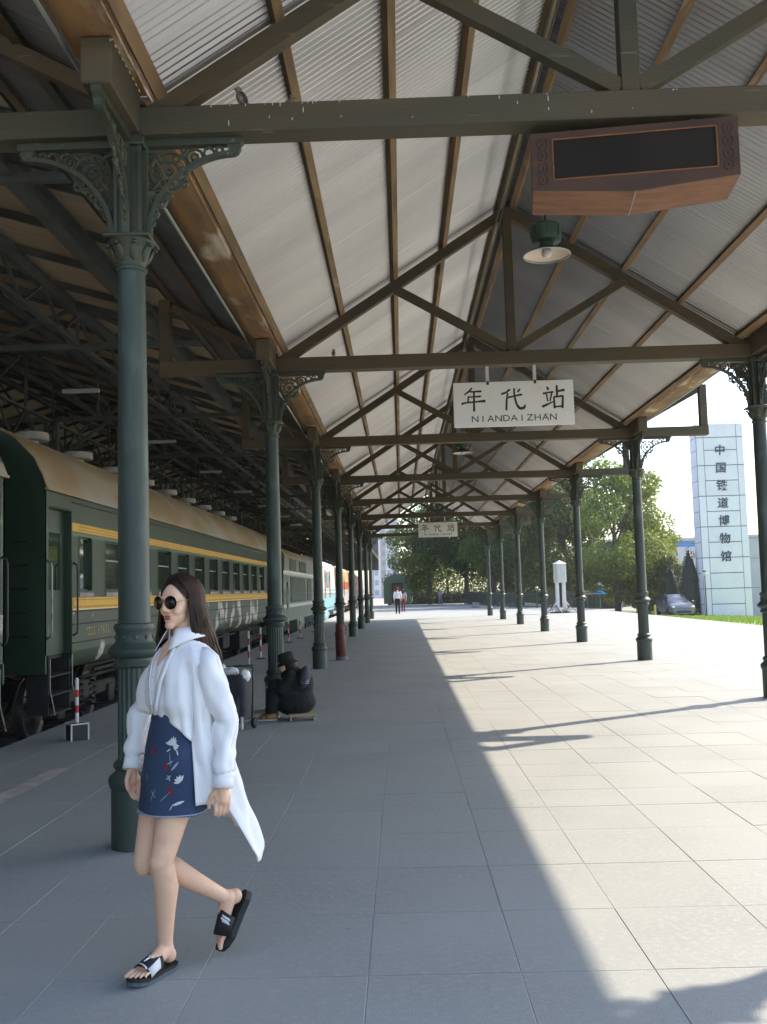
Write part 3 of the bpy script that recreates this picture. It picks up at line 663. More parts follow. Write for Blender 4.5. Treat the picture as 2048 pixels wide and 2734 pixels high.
# ================================================================== THINGS ON AND UNDER THE CANOPY
M['signw'] = mat('sign_enamel', (.88,.83,.77), .45, (.82,.75,.67), 3, .5, .75, col3=(.42,.27,.13), scale3=5, lo3=.70, hi3=.80)
M['ink']   = mat('sign_ink', (.035,.035,.03), .6)
def ribbon(mb, pts, w, t, f):
    """brush stroke: polyline with widths -> prism"""
    n = len(pts); P = [Vector((p[0],p[1])) for p in pts]
    # resample smoothly
    Q, W = [], []
    for i in range(n-1):
        for k in range(4):
            u = k/4; Q.append(P[i].lerp(P[i+1],u)); W.append(w[i]+(w[i+1]-w[i])*u)
    Q.append(P[-1]); W.append(w[-1])
    for _ in range(2):
        Q = [Q[0]]+[(Q[i-1]+Q[i]*2+Q[i+1])/4 for i in range(1,len(Q)-1)]+[Q[-1]]
    Lf, Rt = [], []
    for i,q in enumerate(Q):
        d = (Q[min(i+1,len(Q)-1)]-Q[max(i-1,0)]).normalized(); nn = Vector((-d.y,d.x))
        Lf.append(q+nn*W[i]/2); Rt.append(q-nn*W[i]/2)
    d0 = (Q[1]-Q[0]).normalized(); d1 = (Q[-1]-Q[-2]).normalized()
    poly = [Q[0]-d0*W[0]*.3]+Rt+[Q[-1]+d1*W[-1]*.3]+Lf[::-1]
    m = len(Q)
    vs_ = [f(p.x,p.y,t) for p in Lf]+[f(p.x,p.y,t) for p in Rt]+[f(*(Q[0]-d0*W[0]*.3),t), f(*(Q[-1]+d1*W[-1]*.3),t)]
    fs_ = [(i,m+i,m+i+1,i+1) for i in range(m-1)]+[(0,2*m,m),(m-1,2*m-1,2*m+1)]
    mb.add(vs_, fs_)
GLYPH = {
 'nian': [([(345,335),(320,370),(262,412)],[18,24,16]),([(325,380),(395,375),(455,372)],[18,20,24]),([(300,440),(380,436),(450,430)],[18,18,24]),
          ([(308,435),(305,500)],[18,20]),([(235,522),(265,508),(420,492),(500,484)],[28,20,20,34]),([(372,375),(374,500),(378,605)],[22,24,26])],
 'dai':  [([(785,348),(745,385),(692,402)],[24,22,26]),([(762,392),(752,470),(750,588)],[20,24,24]),([(772,442),(850,422),(925,406)],[22,20,26]),
          ([(835,338),(842,430),(866,520),(905,572),(955,562),(970,525)],[22,22,26,32,34,14]),([(903,342),(880,376)],[18,24])],
 'zhan': [([(1218,316),(1230,348)],[20,28]),([(1175,395),(1230,382),(1287,374)],[26,18,24]),([(1212,402),(1228,482)],[18,18]),([(1272,385),(1254,482)],[20,16]),
          ([(1168,546),(1225,520),(1292,488)],[30,24,12]),([(1328,298),(1333,360),(1333,425)],[22,28,22]),([(1335,368),(1416,350)],[20,32]),
          ([(1298,432),(1308,562)],[20,26]),([(1298,434),(1402,420)],[20,24]),([(1402,420),(1398,558)],[22,28]),([(1308,548),(1400,540)],[20,20])]}
def station_sign(label, y, proto=None):
    t = thing('station_sign', label, 'sign', (1.6, y, 3.728), group='hanging station name signs')
    if proto:
        for ch in proto.children:
            c = ch.copy(); C.objects.link(c); c.parent = t
            for g in ch.children:
                d = g.copy(); C.objects.link(d); d.parent = c
        return t
    b = MB().bbox(-.817,.817,-.022,.022,0,.617,.006).build('board', M['signw'], t)
    def f(x,y,w):                                        # digitised sign pixels -> board
        # solve (x,y) = TL + u*(1392,-50) + v*(25,522)
        dx, dy = x-125, y-275; det = 1392*522+50*25
        u = (dx*522-25*dy)/det; v = (1392*dy+50*dx)/det
        return (-.817+u*1.634, -.0225-w, .617-v*.617)
    for k,g in GLYPH.items():
        mb = MB()
        for i,(pts,w) in enumerate(g): ribbon(mb, pts, w, .001+.0002*i, f)
        mb.build('character', M['ink'], b)
    for i,ch in enumerate('NIANDAIZHAN'):
        o = text_obj('letter', ch, .125, M['ink'], b, (-.53+i*.106,-.0235,.105), (R(90),0,0), ext=.0008, sx=1.15)
    for x in (-.343,.30):
        MB().box(x-.022,x+.022,-.006,.006,.617,.838).build('strap', M['white'], t); MB().bbox(x-.018,x+.018,-.03,-.0226,.575,.625,.003).build('clip', M['dark'], t)
    return t
sg1 = station_sign('cream sign board with black characters hanging from the second beam, the near one', T(2))
station_sign('small distant cream sign board with black characters under the far beams', T(6), sg1)

def hanging_board():                                     # carved brown display box below the first tie beam
    wood = mat('red_brown_wood', (.085,.038,.02), .6, (.055,.026,.016), 3, .4, .65, stretch=(1,1,4)); woodl = mat('red_brown_wood_edge', (.27,.11,.042), .65, (.17,.068,.03), 6, .4, .65, stretch=(.6,3,3))
    scr = mat('dark_display_panel', (.032,.026,.022), .75, (.024,.02,.018), 2, spec=.15)
    t = thing('display_box', 'red-brown wooden box with a dark blank panel hanging under the first beam', 'display box', (.935, 6.2, 4.06)); t.rotation_euler = (0,0,-R(6.7))
    w, d, h0, h1, dep = 1.30, .41, .055, .434, .41
    front = [(0,h0),(w/2,0),(w,h0),(w,h1),(0,h1)]
    MB().prism(front, dep, lambda u,v,k: (u,k,v)).build('body', woodl, t)
    fr = MB()
    f = lambda u,v,k: (u,-k,v)
    x0,x1,z0,z1 = .135,1.165,h0+.06,h1-.05
    fr.prism([(0,h0),(w/2,.0),(w/2,z0),(x0,z0)], .012, f); fr.prism([(w/2,0),(w,h0),(x1,z0),(w/2,z0)], .012, f)
    fr.prism([(x1,z0),(w,h0),(w,h1),(x1,z1)], .012, f); fr.prism([(x1,z1),(w,h1),(0,h1),(x0,z1)], .012, f); fr.prism([(0,h0),(x0,z0),(x0,z1),(0,h1)], .012, f)
    fb = fr.build('front_frame', wood, t)
    q = MB()
    for a,b in (((x0,z0),(x1,z0)),((x1,z0),(x1,z1)),((x1,z1),(x0,z1)),((x0,z1),(x0,z0))): q.tube([(a[0],-.014,a[1]),(b[0],-.014,b[1])],.006,6)
    q.build('inner_moulding', woodl, fb)
    MB().box(x0,x1,-.006,-.001,z0,z1).build('panel', scr, t)
    for cx in (.068,1.232):                              # carved scrolls at both ends
        q = MB()
        for k,zz in enumerate((.12,.2,.28,.36)):
            for s in (-1,1):
                pts = [(cx+s*(.008+.022*math.sin(a)), -.013, zz+.03*math.cos(a)) for a in [i*math.pi/6 for i in range(7)]]; q.tube(pts,.004,5)
            q.ellip((cx,-.012,zz),(.008,.004,.012),6,5)
        q.build('carving', mat('carving_dark', (.05,.022,.016), .6), fb)
    MB().box(w/2-.004,w/2+.004,.0,dep,-.0015,.006).build('seam', M['pinkw'], t)
    for x in (.25,1.05): MB().box(x-.015,x+.015,.12,.15,h1,.507).build('hanger', M['dark'], t)
hanging_board()

def bay_lamp(label, y, z):
    t = thing('bay_lamp', label, 'lamp', (1.6, y, z), group='bell lamps hanging from the ridge')
    q = MB().lathe([(.115,.12),(.15,.13),(.155,.16),(.155,.29),(.14,.305),(.05,.31)],24); autosmooth(q.build('ballast_housing', mat('lamp_green', (.06,.11,.08), .45) if 'lamp_green' not in bpy.data.materials else bpy.data.materials['lamp_green'], t))
    q = MB().lathe([(.07,.12),(.075,.07),(.11,.055),(.18,.03),(.232,.0),(.243,-.006),(.243,-.014),(.232,-.012)],28,cap=False); autosmooth(q.build('reflector', bpy.data.materials['lamp_green'], t))
    q = MB().lathe([(.234,-.006),(.17,.02),(.08,.045),(.001,.05)],28,cap=False); q.build('inner_reflector', mat('lamp_inner', (.62,.50,.40), .35, metal=.4) if 'lamp_inner' not in bpy.data.materials else bpy.data.materials['lamp_inner'], t, True)
    q = MB().tube([(math.cos(a)*.24,math.sin(a)*.24,-.012) for a in [i*math.pi/14 for i in range(28)]],.006,6,closed=True); q.build('rim', M['galv'], t, True)
    MB().ellip((0,0,.01),(.055,.055,.05),12,8).build('bulb', M['white'], t, True)
    MB().tube([(0,0,.31),(0,0,6.62-z)],.012,6).build('hanging_rod', M['castd'], t)
    for a in range(8): q = MB().box(.15,.165,-.004,.004,.17,.28); o = q.build('cooling_fin', bpy.data.materials['lamp_green'], t); o.rotation_euler = (0,0,a*math.pi/4)
bay_lamp('green bell lamp hanging beside the wooden display box, nearest of the lamps', 9.87, 4.96)
bay_lamp('small green bell lamp hanging behind the near station sign', 23.77, 4.86)
bay_lamp('tiny far bell lamp under the middle of the canopy roof', 37.7, 4.9)

def bird(label, x, y, z, rz, s=1.0):
    t = thing('sparrow', label, 'bird', (x,y,z), rz, group='sparrows perched on the beams'); t.scale = (s,s,s)
    br = mat('sparrow_brown', (.16,.11,.07), .8, (.30,.24,.18), 90, .4, .6)
    q = MB(); q.ellip((0,0,.055),(.034,.028,.045),12,10,Matrix.Rotation(R(30),3,'Y')); q.ellip((.02,0,.108),(.021,.02,.02),10,8); q.ellip((-.032,0,.025),(.012,.012,.035),8,6,Matrix.Rotation(R(40),3,'Y'))
    q.build('body', br, t, True)
    MB().lathe([(.006,0),(.0008,.014)],6).build('beak', M['dark'], t).matrix_local = Matrix.Translation((.039,0,.108)) @ Matrix.Rotation(R(90),4,'Y')
    for k in (-.012,.012): MB().tube([(.005,k,.02),(.008,k,.0)],.0025,5).build('leg', M['dark'], t)
    MB().ellip((-.012,.024,.055),(.016,.008,.04),8,8,Matrix.Rotation(R(30),3,'Y')).build('wing', M['dark'], t, True)
bird('small brown sparrow standing upright on the nearest tie beam, the left one', -.957, 6.19, 4.751, R(200), 1.05)
bird('sparrow crouching low on the nearest tie beam, right of the standing one', -.648, 6.24, 4.735, R(20), .9)
bird('dark sparrow on the second tie beam near the left column', -.83, T(2)-.05, 4.751, R(90), .9)

def pole(label, x, y, big=False):
    t = thing('barrier_post', label, 'barrier post', (x,y,0), R(38) if big else 0, group='red and white barrier posts along the platform edge')
    rw = [M['white'], mat('barrier_red', (.50,.03,.025), .5) if 'barrier_red' not in bpy.data.materials else bpy.data.materials['barrier_red']]
    if big:
        MB().bbox(-.095,.095,-.095,.095,0,.185,.006).build('base', M['black'], t)
        q = MB()
        for sx in (-1,1):
            for sy in (-1,1): q.box(sx*.095-.008,sx*.095+.008,sy*.095-.008,sy*.095+.008,.004,.183)
        for s in (-1,1): q.box(-.095,.095,s*.095-.007,s*.095+.007,.172,.188); q.box(s*.095-.007,s*.095+.007,-.095,.095,.172,.1885)
        q.build('base_edging', M['white'], t); z0 = .188
    else:
        MB().lathe([(.13,0),(.13,.012),(.06,.03),(.03,.035)],16).build('base', M['dark'], t); z0 = .035
    zs = [z0,z0+.11,z0+.19,z0+.28,z0+.36,z0+.475] if big else [z0+.14*i for i in range(6)]
    for i in range(5):
        MB().tube([(0,0,zs[i]),(0,0,zs[i+1])],.021,12).build('band', rw[i%2], t, False)
    MB().ellip((0,0,zs[-1]),(.022,.022,.02),10,6).build('cap', M['white'], t, True)
pole('red and white post on a black box with white edges, nearest to the camera', -3.64, 10.93, True)
for i,(x,y,l) in enumerate(((-3.36,21.4,'red and white barrier post just right of the strolling woman, first of the row behind'),(-3.42,23.6,'red and white barrier post, second of the row behind the woman'),(-3.56,27.0,'red and white barrier post just left of the second column'),
   (-3.6,31.0,'red and white barrier post just right of the second column'),(-3.5,33.6,'red and white barrier post in front of the diesel locomotive cab'),(-3.5,38.8,'red and white barrier post just left of the third column'))): pole(l, x, y)

def trolley():
    t = thing('luggage_trolley', 'dark upright luggage trolley with white bags on top behind the woman', 'luggage trolley', (-1.97,11.42,0), R(-15))
    bag = mat('trolley_fabric', (.035,.035,.045), .75, (.05,.05,.06), 8, bump=.4, bscale=30)
    q = MB(); P = []
    for z,a,b in ((.12,.155,.10),(.2,.175,.12),(.45,.185,.135),(.58,.19,.14),(.63,.175,.125)):
        P.append([(a*(1 if abs(c)>1e-9 and c>0 else -1)*abs(c)**.4, b*(1 if s>0 else -1)*abs(s)**.4, z+.008*math.sin(7*k)) for k,(c,s) in enumerate([(math.cos(i*math.pi/12+.01),math.sin(i*math.pi/12+.01)) for i in range(24)])])
    q.grid([r+[r[0]] for r in P]); q.add(P[0],[tuple(range(24))[::-1]]); q.add(P[-1],[tuple(range(24))]); q.build('bag', bag, t, True)
    MB().bbox(-.13,.13,-.165,-.13,.18,.40,.02).build('pocket', bag, t)
    for s in (-1,1):
        MB().tube([(s*.16,.13,.04),(s*.17,.15,.5),(s*.165,.17,.70)],.011,8).build('frame_tube', M['dark'], t, True)
        MB().box(s*.15-.012,s*.15+.012,-.14,-.12,.02,.16).build('front_leg', M['white'], t)
        q = MB().lathe([(.02,-.018),(.055,-.018),(.062,-.008),(.062,.008),(.055,.018),(.02,.018)],18); o = q.build('wheel', M['rubber'], t, True); o.location = (s*.19,.13,.062); o.rotation_euler = (0,R(90),0)
    MB().tube([(-.165,.17,.70),(0,.18,.715),(.165,.17,.70)],.013,8).build('handle', M['dark'], t, True)
    MB().box(-.17,.17,-.11,.14,.09,.12).build('base_plate', M['dark'], t)
    pl = mat('white_plastic_bag', (.75,.75,.77), .35)
    for nm,c,r_ in (('white_bag',(-.06,0,.66),(.12,.1,.055)),('white_bag',(.16,-.04,.62),(.055,.075,.075)),('white_bag',(-.14,-.02,.70),(.05,.05,.05))):
        q = MB(); q.ellip(c,r_,18,12); q.v = [tuple(Vector(v)*(1)+Vector((mnoise.noise(Vector(v)*25),mnoise.noise(Vector(v)*25+Vector((5,5,5))),mnoise.noise(Vector(v)*25+Vector((9,1,5)))))*.02) for v in q.v]
        o = q.build('plastic_bag', pl, t, True)
trolley()
def red_bin():
    t = thing('fire_bin', 'dark red tapered bin leaning at the foot of the fourth left column', 'bin', (-1.405,22.5,0)); t.rotation_euler = (0,R(-2.5),0)
    rm = mat('dark_red_paint', (.10,.022,.018), .6, (.16,.035,.025), 6, .5, .65)
    autosmooth(MB().lathe([(.128,.012),(.132,.05),(.118,.4),(.10,.72),(.094,.80),(.1,.81),(.1,.83),(.085,.84)],24).build('body', rm, t))
    autosmooth(MB().lathe([(.136,.0),(.14,.02),(.138,.075),(.132,.08)],24).build('base_rim', mat('bin_rim', (.12,.16,.18), .5), t))
    MB().tube([(.1,0,.78),(.14,0,.74),(.14,0,.62),(.112,0,.58)],.008,6).build('handle', M['dark'], t, True)
red_bin()
# ================================================================== BEYOND THE PLATFORM
def leafmat(name, c1, c2, tr=.35):
    m = bpy.data.materials.new(name); m.use_nodes = True; nt = m.node_tree; N = nt.nodes; L = nt.links
    b = N['Principled BSDF']; b.inputs['Roughness'].default_value = .55; b.inputs['Specular IOR Level'].default_value = .35
    geo = N.new('ShaderNodeNewGeometry'); mx = N.new('ShaderNodeMix'); mx.data_type = 'RGBA'
    mx.inputs[6].default_value = (*c1,1); mx.inputs[7].default_value = (*c2,1)
    L.new(geo.outputs['Random Per Island'], mx.inputs[0]); L.new(mx.outputs[2], b.inputs['Base Color'])
    t = N.new('ShaderNodeBsdfTranslucent'); L.new(mx.outputs[2], t.inputs['Color'])
    ms = N.new('ShaderNodeMixShader'); ms.inputs[0].default_value = tr
    L.new(b.outputs[0], ms.inputs[1]); L.new(t.outputs[0], ms.inputs[2]); L.new(ms.outputs[0], N['Material Output'].inputs[0]); return m
M['leafA'] = leafmat('leaf_mid_green', (.075,.125,.022), (.15,.205,.042), .45); M['leafB'] = leafmat('leaf_bright', (.15,.21,.03), (.26,.32,.055), .45)
M['leafC'] = leafmat('leaf_dark', (.045,.08,.02), (.085,.13,.032), .35); M['leafD'] = leafmat('leaf_cypress', (.010,.018,.009), (.020,.032,.015), .05)
M['bark'] = mat('bark', (.12,.10,.08), .9, (.07,.06,.05), 6, .4, .6, bump=.8, bscale=12)
nrg = np.random.default_rng(11)
def leaves(clumps, n, size, m, name, parent):
    """n leaf quads spread over ellipsoid clumps [(centre, radii)]"""
    w = np.array([r[0]*r[1]+r[1]*r[2]+r[0]*r[2] for c,r in clumps]); w = w/w.sum()
    idx = nrg.choice(len(clumps), n, p=w)
    cc = np.array([c for c,r in clumps])[idx]; rr = np.array([r for c,r in clumps])[idx]
    d = nrg.normal(size=(n,3)); d /= np.linalg.norm(d,axis=1)[:,None]
    rad = nrg.uniform(.45,1.0,(n,1))**.5
    p = cc + d*rr*rad
    a = nrg.normal(size=(n,3)); a[:,2] -= .3; a /= np.linalg.norm(a,axis=1)[:,None]
    nn = d*.8+nrg.normal(size=(n,3))*.7+np.array([0,0,.35]); nn /= np.linalg.norm(nn,axis=1)[:,None]
    u = np.cross(nn,a); u /= np.linalg.norm(u,axis=1)[:,None]+1e-9; v = np.cross(nn,u)
    s = size*nrg.uniform(.6,1.35,(n,1))
    V = np.stack([p-u*s*.5, p+v*s*.32+nn*s*.06, p+u*s*.5, p-v*s*.32+nn*s*.06],1).reshape(-1,3)
    me = bpy.data.meshes.new(name); me.vertices.add(4*n); me.vertices.foreach_set('co', V.astype(np.float32).ravel())
    me.loops.add(4*n); me.loops.foreach_set('vertex_index', np.arange(4*n,dtype=np.int32))
    me.polygons.add(n); me.polygons.foreach_set('loop_start', np.arange(0,4*n,4,dtype=np.int32)); me.polygons.foreach_set('loop_total', np.full(n,4,dtype=np.int32))
    me.update(); me.materials.append(m); me.validate()
    o = link(name, me, parent); o['kind'] = 'stuff'; return o
def tree(label, x, y, h, r, m, n=9000, size=.26, base=None, low=.22, group='broadleaf trees beyond the fence', name='broadleaf_tree', nb=24, seed=0, trunk=.22):
    rr = random.Random(seed+int(x*10)+int(y)); z0 = gz(x,y)+(.1 if y<105 and x<PXR else 0) if base is None else base
    t = thing(name, label, 'tree', (x,y,z0), group=group)
    cl_ = []
    for i in range(nb):
        u = rr.random(); z = h*(low+(.97-low)*u)
        env = r*(.45+.55*math.sin(math.pi*min(1,(u*.85+.18)))) if u < .9 else r*.42
        a = rr.uniform(0,6.283); q = env*math.sqrt(rr.random())*.9
        cr = r*rr.uniform(.26,.46)*(.8 if u>.8 else 1)
        cl_.append(((q*math.cos(a), q*math.sin(a), min(z,h-cr*.7)), (cr*rr.uniform(.9,1.3), cr*rr.uniform(.9,1.3), cr*rr.uniform(.6,.95))))
    leaves(cl_, n, size, m, 'crown', t)
    q = MB(); q.tube([(0,0,-.1),(.05,0,h*.2),(-.05,.08,h*.45),(.02,0,h*.75)],[trunk*1.25,trunk,trunk*.7,trunk*.25],10); tr = q.build('trunk', M['bark'], t, True)
    for i in range(7):
        c,_ = cl_[i*3 % len(cl_)]; zb = min(c[2]*.75, h*.6)
        MB().tube([(0,0,zb*.8),(c[0]*.5,c[1]*.5,(zb*.8+c[2])/2+.1),(c[0]*.92,c[1]*.92,c[2])],[trunk*.45,trunk*.3,trunk*.12],6).build('limb', M['bark'], tr, True)
    return t
LA, LB, LC = M['leafA'], M['leafB'], M['leafC']
for lab,x,y,h,r,m,n,kw in (
 ('leafy tree just right of the distant green coach', 2.9,101,11.5,4.0,LA,15000,{}),
 ('dark leafy tree behind the far station sign', 6.6,100,13.5,4.6,LC,17000,{}),
 ('tree with a thick forked trunk behind the far columns', 10.6,98,14.5,4.8,LA,18000,dict(trunk=.4)),
 ('dark tree behind the middle right columns', 14.2,95,14.0,4.8,LC,18000,dict(trunk=.45)),
 ('tree with a broad dark trunk left of the white louvred box', 14.0,85,12.5,4.4,LA,18000,dict(trunk=.6)),
 ('tall tree whose top rises highest, right of the white louvred box', 17.3,79,13.0,4.3,LB,22000,dict(size=.25)),
 ('sunlit yellow-green tree between the third and second right columns', 20.0,82,8.6,3.3,LB,15000,dict(size=.24)),
 ('dark tree standing close behind the fence and the far right columns', 9.8,82,13,4.2,LC,17000,dict(trunk=.35,low=.24)),
 ('mid green tree behind the fence corner', 8.6,93,13,4.2,LA,15000,dict(trunk=.3,low=.22)),
 ('pale sunlit tree behind the second right column', 23.0,94,7.2,2.9,LB,9000,dict(base=-.7)),
 ('small blue-green pine left of the cypresses', 20.6,76.5,4.6,1.7,LC,6000,dict(size=.18,base=-.75,low=.12)),
 ('low yellow-green shrub beside the second right column', 20.2,82,2.6,1.3,LB,3500,dict(size=.16,base=-.75,low=.1)),
 ('thin tree between the distant coach and the first leafy tree', 1.6,124,10.0,3.6,LA,9000,dict(base=-1.1)),
 ('hazy tree seen low between the fence trunks, leftmost', 6,128,12,5.0,LB,9000,dict(size=.34,base=-1.1,low=.05)),
 ('hazy tree seen low between the fence trunks, second from left', 14,126,12,5.2,LA,9000,dict(size=.34,base=-1.1,low=.05)),
 ('hazy tree seen low between the fence trunks, third from left', 22,124,12,5.2,LB,9000,dict(size=.34,base=-1.1,low=.05)),
 ('hazy tree seen low between the fence trunks, rightmost', 27,132,9,4.0,LA,8000,dict(size=.34,base=-1.1,low=.05))):
    kw.setdefault('low', .17); tree(lab, x, y, h, r, m, n, nb=34, **kw)
def cypress(label, x, y, h, r, z0):
    t = thing('cypress', label, 'cypress', (x,y,z0), group='dark cypresses beside the tower')
    cl_ = [((nrg.uniform(-.15,.15)*r, nrg.uniform(-.15,.15)*r, h*u), (r*(1-u)**.7*1.0+.08, r*(1-u)**.7*1.0+.08, h*.09)) for u in np.linspace(.05,.93,16)]
    leaves(cl_, 5000, .12, M['leafD'], 'crown', t); MB().tube([(0,0,-.1),(0,0,h*.8)],[.09,.03],8).build('trunk', M['bark'], t)
    q = MB().lathe([(r*.8,h*.04),(r*.85,h*.2),(r*.7,h*.45),(r*.45,h*.7),(r*.1,h*.95)],12); q.build('inner_mass', M['leafD'], t, True)
cypress('tall dark cypress touching the white tower', 20.95, 71.5, 4.9, .95, -.85)
cypress('shorter dark cypress left of the tall one behind the car', 20.15, 73.5, 3.7, .85, -.85)

def hedge(label, x0, x1, y, h, z0):  # filler hedges, put in to cover the bright ground beyond
    t = thing('hedge', label, 'hedge', (x0,y,z0), group='added hedges hiding bright ground')
    L_ = x1-x0; leaves([((L_*(i+.5)/14, nrg.uniform(-.2,.2), h*.5), (L_/22, .6, h*.55)) for i in range(14)], 7000, .2, M['leafC'], 'foliage', t)
    MB().bbox(.1,L_-.1,-.35,.35,0,h*.8,.1).build('inner_mass', M['leafD'], t)
hedge('added hedge hiding bright ground behind the far cross fence', 1.6, 9.5, 107.5, 2.6, -1.1)
hedge('added hedge hiding bright ground behind the right columns', 9.8, 24, 108, 2.6, -1.1)
# lawn
def make_lawn():
    xs = [PXR+.02, PXR+1, PXR+3, PXR+6, PXR+10, PXR+16, 45]; ys = [6,20,30,40,50,58,66,74,90]
    P = [[(x,y,gz(x,y)+.05) for x in xs] for y in ys]
    # lawn stops left of the drive the car stands on
    struct('lawn', MB().grid([[(x if y < 60 else max(x, 18.9+ (x-PXR)*.6), y, gz(x if y<60 else max(x,18.9+(x-PXR)*.6),y)+.05) for x in xs] for y in ys]), M['lawn'])
    n = 9000; mb = MB()
    vs_, fs_ = [], []
    for i in range(n):
        x = PXR+.1+abs(nrg.normal())*7; y = nrg.uniform(30,70)
        if y > 59 and x < 19.5: continue
        z = gz(x,y)+.05; h = nrg.uniform(.05,.11); a = nrg.uniform(0,3.14); dx,dy = .035*math.cos(a), .035*math.sin(a); k = len(vs_)
        vs_ += [(x-dx,y-dy,z),(x+dx,y+dy,z),(x+nrg.normal()*.02,y+nrg.normal()*.02,z+h)]; fs_.append((k,k+1,k+2))
    mb.add(vs_,fs_); o = mb.build('grass', leafmat('grass_blade', (.15,.25,.035), (.26,.36,.07))); tag(o, 'short bright green grass on the lawn by the white tower', 'grass', kind='stuff')
make_lawn()

def fence(label, pts, dense=True):
    fm = mat('fence_green', (.035,.055,.045), .5)
    t = thing('railing_fence', label, 'fence', (*pts[0],0), group='iron fences at the platform end')
    o0 = Vector((*pts[0],0))
    for i in range(len(pts)-1):
        a, b = Vector((*pts[i],0))-o0, Vector((*pts[i+1],0))-o0; L_ = (b-a).length; n = max(1,round(L_/2.4)); d = (b-a)/n
        for k in range(n):
            p = a+d*k; MB().bbox(p.x-.04,p.x+.04,p.y-.04,p.y+.04,-.3,1.25,.01).build('post', fm, t)
            q = MB()
            for z in (.12,1.05): q.beam(p+Vector((0,0,z)), p+d+Vector((0,0,z)), .03,.05)
            m_ = int(d.length/.15)
            for j in range(1,m_): 
                c = p+d*(j/m_); q.box(c.x-.012,c.x+.012,c.y-.012,c.y+.012,.05,1.18)
            o = q.build('rail_panel', fm, t); o['kind'] = 'stuff'
fence('dark iron fence crossing the far end of the platform', [(1.0,97),(6.0,97)])
fence('long dark fence running back along the trees behind the right columns', [(6.2,96.5),(8.4,72),(12.0,66)])
fence('green mesh fence section ending right of the white louvred box', [(10.0,67.5),(12.4,61)])

def louvre_box():
    t = thing('instrument_shelter', 'white louvred box on two white legs with black braced feet', 'instrument shelter', (9.05,56,0), R(12))
    MB().bbox(-.27,.27,-.27,.27,1.72,2.78,.01).build('cabinet', M['white'], t)
    for s,ax in ((1,0),(-1,0),(1,1),(-1,1)):
        for k in range(10):
            z = 1.80+k*.095
            q = MB(); (q.box(-.25,.25,s*.27-(.03 if s<0 else 0),s*.27+(.03 if s>0 else 0),z,z+.05) if ax == 0 else q.box(s*.27-(.03 if s<0 else 0),s*.27+(.03 if s>0 else 0),-.25,.25,z,z+.05)); q.build('louvre', M['white'], t)
    q = MB(); q.add([(-.33,-.33,2.79),(.33,-.33,2.79),(.33,.33,2.79),(-.33,.33,2.79),(0,0,3.0)],[(0,3,2,1),(0,1,4),(1,2,4),(2,3,4),(3,0,4)]); q.build('roof', M['white'], t)
    for s in (-1,1):
        MB().bbox(s*.2-.085,s*.2+.085,-.09,.09,.0,1.72,.01).build('leg', M['white'], t)
        MB().beam((s*.2,0,.75),(s*.62,-.25,.1),.06,.06).build('brace', M['white'], t); MB().beam((s*.2,0,.75),(s*.55,.35,.1),.06,.06).build('brace', M['white'], t)
        q = MB()
        tri = [(s*.1,-.35,.04),(s*.8,-.35,.04),(s*.42,-.2,.42)]
        q.tube(tri+[tri[0]],.035,6); tri = [(s*.1,.35,.04),(s*.7,.4,.04),(s*.42,.2,.42)]; q.tube(tri+[tri[0]],.035,6); q.build('foot_frame', M['black'], t)
    MB().bbox(-.35,.35,-.3,.3,-.003,.1,.02).build('plinth', M['black'], t)
louvre_box()

def museum_tower():
    t = thing('museum_tower', 'tall white tiled pylon with dark Chinese characters reading downwards', 'tower', (21.45,70,-1.0), 0)
    tile = mat('white_tower_tile', (.84,.80,.85), .85, (.78,.75,.80), 1.2, .4, .65, objrand=.03, spec=.15); jm = mat('tower_joint', (.14,.19,.27), .7)
    W, Dp, H_ = 3.37, 1.5, 13.85
    MB().box(.02,W-.02,.02,Dp,0,H_-.02).build('core', jm, t)
    rows = [0,.93]+[.93+1.10*i for i in range(1,11)]+[H_-1.0,H_]; rows = sorted(set(round(r,3) for r in rows))
    xs = [0,.52,W-.50,W]
    for i in range(3):
        for j in range(len(rows)-1):
            if i != 1 and j % 2 == 1 and j < len(rows)-2: continue
            z0 = rows[j]; z1 = rows[j+1]
            if i != 1 and j+2 < len(rows)-1 and j % 2 == 0: z1 = rows[j+2]
            MB().bbox(xs[i]+.02,xs[i+1]-.02,-.03,.05,z0+.03,z1-.03,.01).build('tile', tile, t)
    MB().box(0,W,.05,Dp+.02,H_-.02,H_).build('coping', tile, t)
    for s,x in ((-1,0),(1,W)):
        for j in range(0,len(rows)-1): MB().box(x-.02 if s<0 else x, x if s<0 else x+.02,.06,Dp,rows[j]+.02,rows[j+1]-.02).build('side_tile', tile, t)
    ink = mat('tower_character', (.045,.07,.11), .5)
    for k,ch in enumerate('中国铁道博物馆'):
        text_obj('character', ch, .80, ink, t, (23.09-21.45+.006*k,-.055,11.868-1.268*k), (R(90),0,0), ext=.02, off=.012, shear=.06)
museum_tower()
def annex():
    t = thing('annex_building', 'low pale grey building right of the white tower', 'building', (25.2,74,-1.2))
    w = mat('annex_wall', (.50,.52,.56), .7, (.44,.46,.5), .8)
    MB().box(0,18,0,10,0,6.0).build('wall', w, t); MB().box(-.15,18.2,-.2,10.2,6.0,6.2).build('roof', w, t)
    for k in range(5):
        o = MB().box(2.4+3*k,3.9+3*k,-.06,-.005,2.0,4.0).build('window', M['dark'], t); MB().box(2.5+3*k,3.8+3*k,-.075,-.061,2.1,3.9).build('pane', M['glass'], o)
    for z in (2.2,4.4): MB().box(0,18,-.012,-.001,z,z+.03).build('joint', M['steel'], t)
    MB().box(.15,.9,-.25,-.01,3.35,3.43).build('canopy_lip', M['dark'], t)
annex()
